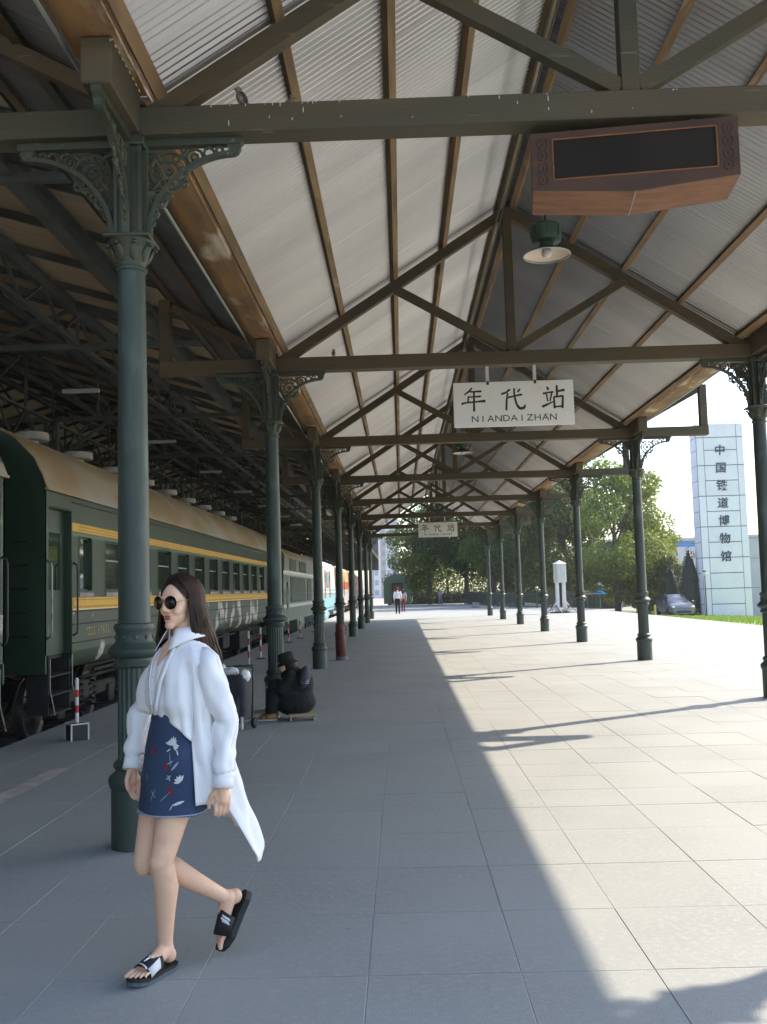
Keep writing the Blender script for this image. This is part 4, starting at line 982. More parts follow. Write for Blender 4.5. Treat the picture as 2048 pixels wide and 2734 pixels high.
def blue_building():
    t = thing('exhibition_hall', 'white hall with a blue band and small windows behind the trees', 'building', (24,120,-1.2))
    w = mat('hall_wall', (.62,.60,.58), .7); b = mat('hall_blue', (.07,.26,.55), .5)
    MB().box(0,40,0,20,0,7.9).build('wall', w, t); MB().box(-.3,40.3,-.3,20.3,7.9,8.2).build('roof', w, t)
    MB().box(0,40,-.05,-.002,7.05,7.72).build('blue_band', b, t)
    for k in range(12):
        x = 2.0+1.45*k*2 if k not in (3,4) else (8.15,9.6)[k-3]
        o = MB().box(x,x+.85,-.05,-.002,3.6,5.0).build('window', M['dark'], t); MB().box(x+.05,x+.40,-.06,-.051,3.65,4.95).build('pane', M['glass'], o); MB().box(x+.45,x+.80,-.06,-.051,3.65,4.95).build('pane', M['glass'], o)
blue_building()
M['aptw'] = mat('apartment_window', (.30,.34,.40), .4)
def apartment():
    t = thing('apartment_block', 'far pale apartment tower rising at the end of the train shed', 'building', (-9.5,300,-1))
    w = mat('apartment_wall', (.50,.45,.42), .8); w2 = mat('apartment_bay', (.62,.62,.64), .8)
    MB().box(0,9,0,14,0,34).build('wall', w, t); MB().box(1.2,3.4,-1,0,0,34).build('bay', w2, t); MB().box(5.0,6.6,-.8,0,0,34).build('bay', w2, t); MB().box(-.2,9.2,-.2,14,34,34.6).build('roof', w, t)
    for fl in range(11):
        for x,y in ((1.5,-1.02),(5.3,-.82),(7.2,-.02),(3.8,-.02)):
            o = MB().box(x,x+1.1,y,y+.015,1.2+fl*3,2.8+fl*3).build('window', M['aptw'], t)
apartment()
def car():
    t = thing('parked_car', 'dark silver hatchback parked by the cypresses, front towards the camera', 'car', (18.5,67.0,-.75), R(-90))
    pt = mat('car_paint', (.16,.18,.20), .25, metal=.6, spec=.6); gls = mat('car_glass', (.03,.04,.05), .05, spec=.9)
    # cross-sections along the length (x forward): (x, halfwidth low, belt z, roof z, halfwidth roof, bonnet)
    st = [(-2.05,.74,.92,1.0,.60),(-1.95,.82,.98,1.2,.60),(-1.5,.86,.96,1.42,.58),(-.6,.87,.94,1.50,.57),(.2,.87,.93,1.46,.56),(.75,.87,.92,1.18,.60),(1.12,.86,.90,.96,.66),(1.7,.84,.80,.84,.66),(2.0,.78,.66,.72,.62),(2.1,.66,.52,.56,.5)]
    P = []
    for x,hw,bz,rz_,rw in st:
        row = [(hw*.82,.22),(hw,.35),(hw*1.0,.62),(hw*.97,bz),(rw+ (hw-rw)*.15 if rz_-bz>.15 else hw*.9, rz_-.05 if rz_-bz>.15 else bz+.02),(rw*.8,rz_)]
        P.append([(x,y,z) for y,z in row]+[(x,0,rz_+.015)]+[(x,-y,z) for y,z in row[::-1]])
    q = MB(); q.grid(P); q.add(P[0],[tuple(range(13))]); q.add(P[-1],[tuple(range(13))[::-1]]); b = q.build('body', pt, t, True); b.data.set_sharp_from_angle(angle=R(38))
    def pane(pts, nm='window'): 
        c = sum((Vector(p) for p in pts), Vector())/len(pts); n = (Vector(pts[1])-Vector(pts[0])).cross(Vector(pts[2])-Vector(pts[1])).normalized()
        if n.dot(c-Vector((0,0,.7))) < 0: n = -n
        q = MB().add([Vector(p)+n*.012 for p in pts],[tuple(range(len(pts)))]); return q.build(nm, gls, t)
    pane([(1.08,.66,.98),(1.08,-.66,.98),(.24,-.52,1.44),(.24,.52,1.44)],'windscreen')
    pane([(-2.0,.6,1.02),(-2.0,-.6,1.02),(-1.58,-.5,1.40),(-1.58,.5,1.40)],'rear_window')
    for s in (-1,1):
        pane([(.95,s*.845,.96),(-.35,s*.855,.97),(-.35,s*.62,1.43),(.15,s*.62,1.42)]); pane([(-.42,s*.855,.97),(-1.7,s*.84,1.0),(-1.35,s*.63,1.38),(-.42,s*.62,1.44)])
        MB().ellip((.95,s*.96,1.0),(.07,.1,.07),10,8).build('mirror', pt, t, True)
        MB().ellip((1.86,s*.62,.66),(.2,.17,.075),12,8,Matrix.Rotation(R(-15)*s,3,'Z')).build('headlight', M['white'], t, True)
        MB().box(-.02,.0,s*.865-.012,s*.865+.012,.3,.94).build('door_seam', M['black'], t); MB().bbox(-.25,-.08,s*.885-.015,s*.885+.015,.8,.84,.006).build('door_handle', M['chrome'], t)
        for x in (-1.3,1.28):
            q = MB().lathe([(.19,-.1),(.3,-.1),(.32,-.08),(.32,.08),(.3,.1),(.19,.1)],22); w = q.build('wheel', M['rubber'], t, True); w.location = (x,s*.78,.32); w.rotation_euler = (R(90),0,0); w.data.set_sharp_from_angle(angle=R(40))
            q = MB().lathe([(.02,-.06),(.2,-.085),(.2,.085),(.02,.06)],16); q.build('rim', M['galv'], w)
    MB().bbox(2.0,2.125,-.5,.5,.28,.42,.02).build('lower_grille', M['black'], t); MB().bbox(1.95,2.09,-.42,.42,.52,.6,.02).build('grille', M['black'], t)
    MB().bbox(2.09,2.14,-.24,.24,.42,.53,.005).build('number_plate', mat('plate_blue', (.08,.13,.32), .4), t)
car()
def street_bits():
    t = thing('lamp_post', 'slim dark lamp post with a round white globe before the tower', 'lamp post', (20.33,66,-.72)); MB().tube([(0,0,0),(0,0,2.65)],[.05,.035],10).build('pole', M['dark'], t); MB().ellip((0,0,2.80),(.17,.17,.17),14,10).build('globe', M['white'], t, True); MB().lathe([(.17,2.93),(.12,3.0),(.02,3.03)],12).build('cap', M['dark'], t); MB().lathe([(.11,0),(.1,.08),(.05,.12)],12).build('foot', M['dark'], t)
    t = thing('yellow_post', 'short yellow post standing on the drive left of the car', 'bollard', (15.88,62,-.62)); MB().lathe([(.07,0),(.07,.72),(.055,.78),(.01,.8)],14).build('post', mat('yellow_brown', (.50,.33,.06), .5), t); MB().lathe([(.1,0),(.1,.03),(.06,.035)],14).build('flange', M['dark'], t)
    t = thing('stone_balustrade', 'pale stone balustrade between the second right column and the car', 'balustrade', (19.8,83,-1.0))
    for k in range(4):
        MB().bbox(k*1.1-.09,k*1.1+.09,-.09,.09,0,1.35,.02).build('post', M['white'], t); MB().ellip((k*1.1,0,1.42),(.1,.1,.12),8,6).build('finial', M['white'], t)
        if k < 3: MB().bbox(k*1.1+.09,k*1.1+1.01,-.05,.05,.1,.85,.02).build('panel', M['white'], t)
    for lab,x,c in (('blue parasol showing above the green mesh fence', 15.1,(.08,.33,.62)),('orange parasol left of the blue one above the fence',14.1,(.60,.32,.16))):
        t = thing('parasol', lab, 'parasol', (x,75,-.9), group='parasols behind the fence'); MB().tube([(0,0,0),(0,0,2.0)],.025,8).build('pole', M['chrome'], t)
        q = MB(); n = 8
        q.add([(0,0,2.05)]+[(.62*math.cos(i*math.pi/4),.62*math.sin(i*math.pi/4),1.72) for i in range(8)],[(0,i+1,(i+1)%8+1) for i in range(8)]); q.build('cover', mat('parasol_cloth',c,.8), t)
    t = thing('stone_block', 'small grey stone block at the foot of the long fence', 'block', (5.85,78,0)); MB().bbox(-.28,.28,-.2,.2,0,.36,.04).build('block_body', M['concrete'], t); MB().bbox(-.31,.31,-.23,.23,.36,.42,.03).build('top', M['concrete'], t)
    pm = mat('pylon_grey', (.55,.56,.58), .6)
    t = thing('power_pylon', 'faint pale lattice pylon in the bright sky left of the tower', 'pylon', (71.5,262,-2))
    for sx in (-1,1):
        for sy in (-1,1): MB().tube([(sx*3,sy*3,0),(sx*.7,sy*.7,22),(0,0,31)],[.12,.09,.06],5).build('leg', pm, t)
    for z,w in ((27.5,4.2),(24,6.0),(20.5,4.6)):
        MB().tube([(-w,0,z),(0,0,z+.7),(w,0,z)],.09,5).build('arm', pm, t); MB().tube([(-w,0,z),(w,0,z-.25)],.07,5).build('arm', pm, t)
    for k in range(7):
        z = k*3.0; a = 3-2.3*z/22; b = 3-2.3*(z+3)/22; MB().tube([(-a,-a,z),(b,-b,z+3),(a,-a,z)],.06,5).build('bracing', pm, t)
    t = thing('lattice_arm', 'thin grey zigzag lattice arm in the sky above the tower top', 'lattice arm', (22.3,72.5,13.3))
    for k in range(3):
        z = 1.45-.66*k; MB().tube([(-.1,0,z),(2.9,.0,z+.05)],.028,5).build('bar', pm, t); MB().tube([(2.9,.0,z+.05),(1.1,0,z-.55)],.028,5).build('diagonal', pm, t)
    MB().tube([(1.0,0,-.6),(1.05,0,1.45)],.03,6).build('mast', pm, t)
street_bits()
# ================================================================== PEOPLE
M['skin']  = mat('skin', (.88,.57,.395), .5, (.83,.50,.34), 6, .4, .7, spec=.35, sss=.25, col3=(.78,.42,.29), scale3=16, lo3=.56, hi3=.75, bump=.04, bscale=220)
M['hair']  = mat('dark_brown_hair', (.028,.015,.010), .5, (.055,.028,.017), 8, .45, .7, spec=.25)
M['shirt'] = mat('white_cotton', (.91,.90,.90), .85, spec=.2)
M['denim'] = mat('dark_blue_denim', (.030,.052,.105), .85, (.048,.078,.15), 5, .4, .65, bump=.3, bscale=260)
def capsule(mb, p0, r0, p1, r1, n=28):
    p0, p1 = Vector(p0), Vector(p1)
    mb.ellip(p0, (r0,r0,r0), n, max(8,n//2)); mb.ellip(p1, (r1,r1,r1), n, max(8,n//2))
    d = p1-p0
    if d.length > 1e-5: mb.tube([p0,p1],[r0,r1],n)
def chain(mb, pts, n=28):
    for (p0,r0),(p1,r1) in zip(pts[:-1],pts[1:]): capsule(mb,p0,r0,p1,r1,n)
def blob(mb, name, m, parent, voxel=.005, smooth=6):
    me = mb.mesh(name, m); o = link(name, me)
    rm = o.modifiers.new('r','REMESH'); rm.mode = 'VOXEL'; rm.voxel_size = voxel
    if smooth: sm = o.modifiers.new('s','SMOOTH'); sm.factor = .5; sm.iterations = smooth
    dg = bpy.context.evaluated_depsgraph_get(); me2 = bpy.data.meshes.new_from_object(o.evaluated_get(dg)); bpy.data.objects.remove(o)
    me2.name = name; me2.polygons.foreach_set('use_smooth',[True]*len(me2.polygons)); me2.materials.clear(); me2.materials.append(m)
    return link(name, me2, parent)
def V3(*a): return Vector(a)

def woman():
    O = Vector((-.95,4.2,0))
    t = thing('person', 'woman in white shirt, dark denim skirt, round sunglasses and slide sandals walking in front', 'person', O)
    W = lambda p: Vector(p)-O
    f2, l2 = Vector((-.73,-.683,0)), Vector((.683,-.73,0)); up = Vector((0,0,1))
    # ---- head frame
    F = Vector((-.47,-.88,-.05)).normalized(); Lh = up.cross(F).normalized(); U = F.cross(Lh).normalized()
    Hc = Vector((-.952,4.2,1.527))
    hp = lambda a,b,c: W(Hc+F*a+Lh*b+U*c)
    RH = Matrix((F,Lh,U)).transposed()
    b = MB()
    b.ellip(hp(-.018,0,.018),(.086,.071,.088),22,16,RH)              # cranium
    b.ellip(hp(.030,0,.000),(.058,.060,.085),20,14,RH)               # face block
    b.ellip(hp(.030,0,-.055),(.050,.052,.048),18,12,RH)              # jaw
    b.ellip(hp(.070,0,-.096),(.020,.024,.017),12,10,RH)              # chin
    b.ellip(hp(.046,0,-.060),(.040,.040,.046),16,12,RH); b.ellip(hp(.066,0,-.020),(.026,.034,.034),14,10,RH)
    for s in (-1,1):
        b.ellip(hp(.054,s*.031,-.028),(.030,.025,.030),12,10,RH)     # cheeks
        b.ellip(hp(.078,s*.024,.020),(.014,.024,.009),10,8,RH)       # brow
        b.ellip(hp(-.012,s*.072,-.012),(.019,.008,.031),12,10,RH)    # ear
    capsule(b, hp(.083,0,.014), .009, hp(.102,0,-.024), .0118); 
    for s in (-1,1): b.ellip(hp(.092,s*.010,-.032),(.010,.008,.007),8,6,RH)
    b.ellip(hp(.069,0,-.062),(.016,.024,.022),14,10,RH)
    # ---- neck, chest, arms, pelvis
    chain(b, [(hp(-.012,0,-.05),.048),(W((-.935,4.2,1.40)),.045),(W((-.93,4.205,1.33)),.055)])
    shL, shR = Vector((-.808,4.07,1.268)), Vector((-1.05,4.33,1.272))
    capsule(b, W(shL.lerp(shR,.08)), .034, W(shR.lerp(shL,.08)), .034)
    b.ellip(W((-.945,4.19,1.25)),(.095,.14,.13),18,12,Matrix.Rotation(math.atan2(f2.y,f2.x),3,'Z'))
    b.ellip(W((-.945,4.195,1.05)),(.085,.11,.16),18,12,Matrix.Rotation(math.atan2(f2.y,f2.x),3,'Z'))
    b.ellip(W((-.965,4.19,.90)),(.10,.125,.12),18,12,Matrix.Rotation(math.atan2(f2.y,f2.x),3,'Z'))
    elL, wrL = Vector((-.742,4.095,1.03)), Vector((-.748,4.035,.775))
    elR, wrR = Vector((-1.165,4.375,1.05)), Vector((-1.185,4.285,.815))
    chain(b, [(W(shL.lerp(shR,.05)-up*.01),.034),(W(elL),.027),(W(wrL),.024)]); chain(b, [(W(shR.lerp(shL,.05)-up*.01),.034),(W(elR),.028),(W(wrR),.024)])
    def hand(wr, d, across, palm_n, curl, s):
        """d: finger direction, across: towards the index side, palm_n: palm normal"""
        d, across, palm_n = d.normalized(), across.normalized(), palm_n.normalized()
        q = lambda a,c,e: W(wr + d*a + across*c + palm_n*e)
        b.ellip(q(.045,0,0),(.030,.036,.015),12,10,Matrix((d,across,palm_n)).transposed())
        capsule(b, q(.0,0,0),.024,q(.05,0,0),.022)
        for (c,ln,r_) in ((.030,.068,.0073),(.0105,.076,.0076),(-.0095,.071,.0073),(-.028,.056,.0067)):
            p = [(q(.068,c,0),r_)]; ang = 0; pos = Vector((.068,c,0))
            for k,frac in enumerate((.45,.31,.24)):
                ang += curl*(.55+.5*k); pos = pos+Vector((math.cos(ang)*ln*frac,-c*.08,math.sin(ang)*ln*frac)); p.append((q(*pos),r_*(1-.09*(k+1))))
            chain(b,p,8)
        th = [(q(.012,.022,.006),.013),(q(.038,.044,.016),.011),(q(.064,.050,.022),.0095),(q(.084,.047,.026),.008)]
        chain(b,th,8)
    hand(wrL, Vector((-.02,-.06,-1)), Vector((-.9,-.35,0)), Vector((-.45,.85,.05)), .42, 1)
    hand(wrR, Vector((.08,-.03,-1)), Vector((-.62,-.75,0)), Vector((.75,-.62,0)), .34, -1)
    # ---- legs
    hipL, hipR = Vector((-.915,4.135,.87)), Vector((-1.03,4.255,.87))
    kneeL, kneeR = Vector((-1.012,4.075,.475)), Vector((-1.098,4.150,.455))
    # feet: heel origin, direction, up
    fdL = Vector((-.487,-.873,0)).normalized(); oL = Vector((-1.0,4.215,.032)); uL = up
    fdR = Vector((-.413,-.258,-.873)).normalized(); uR = Vector((-.742,-.462,.487)); uR = (uR-fdR*uR.dot(fdR)).normalized(); oR = Vector((-.728,4.392,.252))
    def foot(o, d, u, s):
        y = u.cross(d).normalized()                                  # to the left of the toe direction
        q = lambda a,c,e: W(o+d*a+y*c*s+u*e)
        b.ellip(q(.03,0,.034),(.034,.028,.034),12,10); chain(b,[(q(.045,0,.062),.034),(q(.10,.004,.045),.031),(q(.155,.004,.026),.024)])
        capsule(b,q(.165,-.022,.021),.021,q(.165,.024,.018),.018)
        for c0,c1,r_,x in ((-.028,-.031,.0115,.238),(-.006,-.010,.0076,.237),(.010,.009,.0071,.230),(.025,.027,.0067,.220),(.038,.043,.0064,.206)):
            chain(b,[(q(.17,c0,.017),r_*1.1),(q((.17+x)/2+.01,(c0+c1)/2,.018),r_),(q(x,c1,.011),r_*.98)],8)
        return q(.048,0,.088)
    anL = foot(oL,fdL,uL,1); anR = foot(oR,fdR,uR,-1)
    def leg(hip, knee, an, back):
        k = W(knee); h = W(hip); m1 = h.lerp(k,.5); c1 = k.lerp(an,.33)+back*.018; c2 = k.lerp(an,.62)+back*.008
        chain(b,[(h,.082),(m1,.068),(k,.049)]); b.ellip(k-back*.012,(.042,.042,.046),12,10)
        chain(b,[(k,.047),(c1,.051),(c2,.041),(an,.030)]); b.ellip(an,(.034,.034,.03),10,8)
    leg(hipL,kneeL,anL,-f2*.9); leg(hipR,kneeR,anR,Vector((.2,.3,.9)).normalized())
    body = blob(b,'body',M['skin'],t,.0038,6)
    # ---- face details
    lips = mat('lips', (.42,.085,.075), .35)
    for sgn,c,h in ((1,-.0555,.0042),(-1,-.0655,.0052)):
        q = MB(); q.ellip((0,0,0),(.0045,.0175,h),14,8); o = q.build('lip', lips, body, True); o.matrix_local = Matrix.Translation(hp(.0838,0,c)) @ RH.to_4x4()
    gold = mat('gold_wire', (.40,.27,.12), .35, metal=1.0); lens = mat('black_lens', (.004,.004,.005), .08, spec=.6)
    g = MB(); 
    for s in (-1,1):
        c = hp(.099,s*.0345,.003); ax = (RH @ Vector((1,s*.22,0))).normalized(); y = up.cross(ax).normalized(); z = ax.cross(y)
        ring = [c+(y*math.cos(a)+z*math.sin(a))*.0285 for a in [i*math.pi/12 for i in range(24)]]
        g.tube(ring,.0010,5,closed=True); g.tube([c+y*(.028*s),hp(.06,s*.071,.010),hp(-.012,s*.079,.008)],.0015,5)
    g.tube([hp(.102,.008,.008),hp(.106,0,.011),hp(.102,-.008,.008)],.0013,5); gl_ = g.build('sunglasses', gold, t, True)
    for s in (-1,1):
        c = hp(.099,s*.0345,.003); ax = (RH @ Vector((1,s*.22,0))).normalized(); y = up.cross(ax).normalized(); z = ax.cross(y)
        q = MB(); n = 24; q.add([c+ax*.004]+[c+(y*math.cos(a)+z*math.sin(a))*.0292 for a in [i*2*math.pi/n for i in range(n)]]+[c-ax*.002],[(0,i+1,(i+1)%n+1) for i in range(n)]+[(n+1,(i+1)%n+1,i+1) for i in range(n)]); q.build('lens', lens, gl_, True)
    # ---- hair: scalp cap and long strands
    rr = random.Random(3); hb = MB()
    def skull(th, ph, k=1.0):                                        # th from crown (0) down, ph around: 0 = face
        return hp(-.018+.086*k*math.sin(th)*math.cos(ph), .071*k*math.sin(th)*math.sin(ph), .018+.088*k*math.cos(th))
    rows = []
    for i in range(13):
        u = i/12; row = []
        for j in range(41):
            ph = -math.pi+2*math.pi*j/40
            face = max(0,math.cos(ph))
            thmax = R(52)+R(78)*(1-face**1.2) if abs(ph) < R(88) else R(138)
            row.append(skull(u*thmax, ph, 1.10+.03*u))
        rows.append(row)
    hb.grid(rows)
    for i in range(520):
        s = rr.choice((-1,1)); ph = s*(R(62)+rr.random()**.85*R(118)); k = 1.12+rr.random()*.07
        st_th = R(8)+rr.random()*R(25); pts = []
        for u in np.linspace(0,1,6):
            th = st_th+(R(100)-st_th)*u; pp = ph*(.35+.65*min(1,u*1.6)); pts.append(skull(th,pp,k))
        p = pts[-1].copy(); side = abs(math.sin(ph))
        out = Vector((p.x-hp(-.018,0,0).x, p.y-hp(-.018,0,0).y, 0)).normalized()
        end = rr.uniform(1.20,1.33) if abs(ph) > R(95) else rr.uniform(1.26,1.36)
        end -= .05 if s > 0 else 0
        n = 7; z0 = p.z
        for q in range(1,n+1):
            u = q/n; z = z0+(end-z0)*u
            flare = .012*math.sin(u*3.1)+ (.035*u*u if abs(ph) > R(95) else .015*u) 
            pts.append(Vector((p.x,p.y,z))+out*flare + Vector((.036*u**1.3,.035*u**1.3,0))*(1 if s>0 or abs(ph)>R(110) else -.15) + Vector((rr.uniform(-.004,.004),rr.uniform(-.004,.004),0)))
        m = len(pts); hb.tube(pts,[.0045+.0025*math.sin(math.pi*min(1,(j+.5)/m*1.1)) if j < m-1 else .0012 for j in range(m)],4,cap=False)
    hb.build('hair', M['hair'], t, True)
    # ---- skirt
    def S(th, z, off=0.0):
        u = (1.07-z)/.41
        a = float(np.interp(z,[.66,.8,.95,1.07],[.165,.166,.158,.132]))+off; bb = float(np.interp(z,[.66,.8,.95,1.07],[.132,.134,.125,.105]))+off
        c = Vector((-.955,4.2,0)).lerp(Vector((-.985,4.17,0)),u)
        rip = .004*math.sin(5*th+z*9)*u
        return W(c + f2*math.cos(th)*(bb+rip) + l2*math.sin(th)*(a+rip) + up*z)
    q = MB(); zs = [1.075,1.07,1.03,.98,.92,.86,.80,.74,.70,.668,.660]
    q.grid([[S(2*math.pi*j/48, max(z,.655)+.004*math.sin(3*2*math.pi*j/48)*(1 if z<.7 else 0)) for j in range(49)] for z in zs])
    q.grid([[S(2*math.pi*j/48, z,-.008) for j in range(49)] for z in (.660,.72,.8)])
    sk = q.build('skirt', M['denim'], t, True)
    q = MB()
    for j in range(70):
        th = 2*math.pi*j/70+rr.uniform(-.02,.02); q.tube([S(th,.664,.001),S(th+rr.uniform(-.05,.05),.664-rr.uniform(.004,.014),.004)],.0012,3)
    q.tube([S(2*math.pi*j/48,.664,.0005) for j in range(48)],.0022,5,closed=True)
    q.build('frayed_hem', mat('frayed_denim', (.42,.46,.56), .9), sk)
    q = MB(); q.grid([[S(2*math.pi*j/48,z,.003) for j in range(49)] for z in (1.072,1.035)]); q.build('waistband', M['denim'], sk, True)
    wh = mat('embroidery_white', (.62,.66,.66), .8); re_ = mat('embroidery_red', (.28,.02,.03), .8); gr_ = mat('embroidery_green', (.05,.10,.08), .8); pal = mat('embroidery_pale_blue', (.30,.38,.46), .8)
    def petal(th, z, ang, ln, w, m):                                  # ang in the surface plane: 0 = towards +theta, 90 = up
        mb = MB(); k = 7; Lp, Rp = [], []
        for i in range(k):
            u = i/(k-1); ww = w*math.sin(math.pi*min(1,u*.92+.08))**.7; du, dv = math.cos(ang)*ln*u, math.sin(ang)*ln*u; pu, pv = -math.sin(ang)*ww, math.cos(ang)*ww
            rad = .15; Lp.append(S(th+(du+pu)/rad, z+dv+pv, .0035)); Rp.append(S(th+(du-pu)/rad, z+dv-pv, .0035))
        mb.grid([Lp,Rp]); mb.build('embroidery', m, sk)
    D2 = R
    for a in range(10,190,20): petal(D2(43),.945,D2(a-8),.030+.006*math.sin(a),.0045,wh)
    for a in (-60,-35,-10): petal(D2(46),.945,D2(a),.026,.005,wh)
    petal(D2(35),.918,D2(35),.022,.003,wh); petal(D2(52),.925,D2(-70),.024,.003,wh)
    for (th,z) in ((10,.92),(37,.86),(47,.765)):
        for a in (60,100,140,250,290): petal(D2(th),z,D2(a),.016,.005,re_)
    petal(D2(46),.845,D2(50),.045,.005,pal); petal(D2(38),.868,D2(30),.03,.003,pal)
    for a in (100,130,160,70,190): petal(D2(62),.80,D2(a),.028,.0055,wh)
    for a in (60,120,200,300): petal(D2(43),.815,D2(a),.014,.003,pal)
    petal(D2(48),.688,D2(62),.03,.002,wh); petal(D2(53),.708,D2(18),.05,.006,wh)
    for (th,z,a,ln) in ((20,.80,95,.12),(28,.70,85,.13),(34,.70,100,.14),(8,.70,80,.10),(15,.72,70,.06),(24,.735,130,.04),(31,.72,45,.06),(4,.80,110,.03),(40,.76,95,.10),(44,.86,100,.06)):
        petal(D2(th),z,D2(a),ln,.0016,pal if ln < .07 else gr_)
    # ---- shirt
    def prof(z): 
        return (float(np.interp(z,[.40,.70,.9,1.0,1.1,1.2,1.28,1.325,1.355,1.378],[.19,.185,.178,.172,.18,.188,.182,.152,.095,.062])),
                float(np.interp(z,[.40,.70,.9,1.0,1.1,1.2,1.28,1.325,1.355,1.378],[.17,.165,.150,.138,.142,.14,.118,.088,.068,.056])))
    crease = lambda x: -(1-abs(math.sin(x)))**2.2
    def hem(th):                                                     # th in degrees, 0 front, + her left
        th = (th+180)%360-180
        pts = [(-180,.53),(-150,.60),(-125,.80),(-80,.84),(-62,.86),(-56,1.02),(-20,1.045),(15,1.05),(40,1.01),(63,.955),(66.5,.70),(78,.705),(100,.70),(106,.66),(111,.56),(116,.44),(128,.41),(146,.425),(162,.475),(180,.53)]
        return float(np.interp(th,[p[0] for p in pts],[p[1] for p in pts]))
    def P(thd, v):
        th = R(thd); zh = hem(thd); z = 1.378+(zh-1.378)*v
        a,bb = prof(z); c = Vector((-.935,4.2,0))
        drop = max(0,1.05-z)
        # folds: long vertical pleats that deepen downwards
        fold = (.006+.012*min(1,drop*3))*math.sin(th*9+2.2*z+1.5*math.sin(z*5)) + .005*math.sin(th*17+z*11)+ .010*mnoise.noise((math.cos(th)*2.2,math.sin(th)*2.2,z*3.2))
        fold += .016*crease(9*(z*.9+.16*th)+1.3*math.sin(th*2))*max(0,math.cos(th-.5))**.5*(1 if z>.98 else .25) + .012*crease(4.5*th+5*z+.8*math.sin(z*14))*max(0,math.sin(th+.4)) + .006*mnoise.noise((math.cos(th)*5,math.sin(th)*5,z*8))
        fold *= min(1,max(0,(1.36-z)*6))
        # blouse above the knotted front hem
        fr = max(0,math.cos(th))**2; bl = .009*fr*math.exp(-((z-1.12)/.06)**2) - .02*fr*max(0,1-abs(z-1.05)/.05)
        # tail blown back
        bk = max(0,-math.cos(th-R(-25)))**1.2; tl = .17*bk*(drop/.6)**1.35
        sd_ = .02*max(0,math.sin(th))*min(1,drop*4)
        pnt = c + f2*math.cos(th)*(bb+fold+bl) + l2*math.sin(th)*(a+fold+bl+sd_) + Vector((.64,.77,0))*tl + up*(z+.02*bk*math.sin(7*th)*min(1,drop*3))
        # shoulders slope
        return W(pnt - up*.035*abs(math.sin(th))**2*max(0,min(1,(z-1.25)/.08))*0)
    ths = list(np.linspace(-180,60,61))+[62.9,63.2,66.3,66.6]+list(np.linspace(69,180,30))
    vs_ = list(np.linspace(0,1,38))
    q = MB(); outer = [[P(th,v) for th in ths] for v in vs_]; q.grid(outer)
    shirt = q.build('shirt', M['shirt'], t, True)
    so_ = shirt.modifiers.new('thick','SOLIDIFY'); so_.thickness = .003; so_.offset = 0
    # collar: stand and two pointed leaves
    q = MB(); ring = []
    for zz,k in ((1.362,1.10),(1.395,1.0),(1.425,.95)):
        row = []
        for thd in np.linspace(32,328,28):
            th = R(thd); row.append(W(Vector((-.935,4.203,0))+f2*math.cos(th)*.066*k+l2*math.sin(th)*.068*k+up*(zz-.02*max(0,math.cos(th)))))
        ring.append(row)
    q.grid(ring); col = q.build('collar', M['shirt'], shirt, True); col.modifiers.new('thick','SOLIDIFY').thickness = .003
    for s in (-1,1):
        rows = []
        for u in np.linspace(0,1,9):
            thd = s*(26+115*u); th = R(thd); top = Vector((-.935,4.203,0))+f2*math.cos(th)*.066+l2*math.sin(th)*.068+up*(1.425-.012*max(0,math.cos(th)))
            w_ = .062-.022*u+.028*max(0,1-u*3.2); d_ = (f2*math.cos(th)+l2*math.sin(th)); tip = f2*.02*max(0,1-u*3)
            rows.append([W(top), W(top+d_*.016-up*w_*.4+tip*.4), W(top+d_*.036-up*w_+tip)])
        q = MB(); q.grid(rows); o = q.build('collar_leaf', M['shirt'], shirt, True); o.modifiers.new('thick','SOLIDIFY').thickness = .003
    # skin-coloured open V with placket edges
    q = MB(); n = 10
    for s in (-1,1):
        rows = []
        for u in np.linspace(0,1,n):
            z = 1.335-.26*u; a,bb = prof(z); th = R(s*(19*(1-u)+1.5)); c = Vector((-.935,4.2,0))
            p0 = c+f2*math.cos(th)*(bb+.012)+l2*math.sin(th)*(a+.008)+up*z; th2 = R(s*(19*(1-u)+9)); p1 = c+f2*math.cos(th2)*(bb+.010)+l2*math.sin(th2)*(a+.008)+up*z
            rows.append([W(p0),W(p1)])
        q.grid(rows)
    o = q.build('placket', M['shirt'], shirt, True); o.modifiers.new('thick','SOLIDIFY').thickness = .004
    q = MB(); rows = []
    for u in np.linspace(0,1,n):
        z = 1.375-.115*u; a,bb = prof(z); w_ = R(21*(1-u)+.5); c = Vector((-.935,4.2,0))
        rows.append([W(c+f2*math.cos(k*w_)*(bb+.006)+l2*math.sin(k*w_)*(a+.004)+up*z) for k in (-1,-.5,0,.5,1)])
    q.grid(rows); q.build('open_neck', M['skin'], body, True)
    # sleeves
    def sleeve(sh, el, wr, s):
        sh = sh+Vector((0,0,.0)); pts = [(sh.lerp(Vector((-.935,4.2,1.31)),.45)+up*.012,.044),(sh+up*.0,.052),(sh.lerp(el,.30),.055),(sh.lerp(el,.75),.056),(el,.055),(el.lerp(wr,.4),.053),(el.lerp(wr,.70),.048),(el.lerp(wr,.80),.046),(el.lerp(wr,.86),.040),(wr+(wr-el).normalized()*.004,.037)]
        q = MB(); rows = []
        for i in range(len(pts)-1):
            for u in np.linspace(0,1,5)[:-1]:
                c = pts[i][0].lerp(pts[i+1][0],u); r_ = pts[i][1]+(pts[i+1][1]-pts[i][1])*u; rows.append((c,r_))
        rows.append(pts[-1]); R_ = []
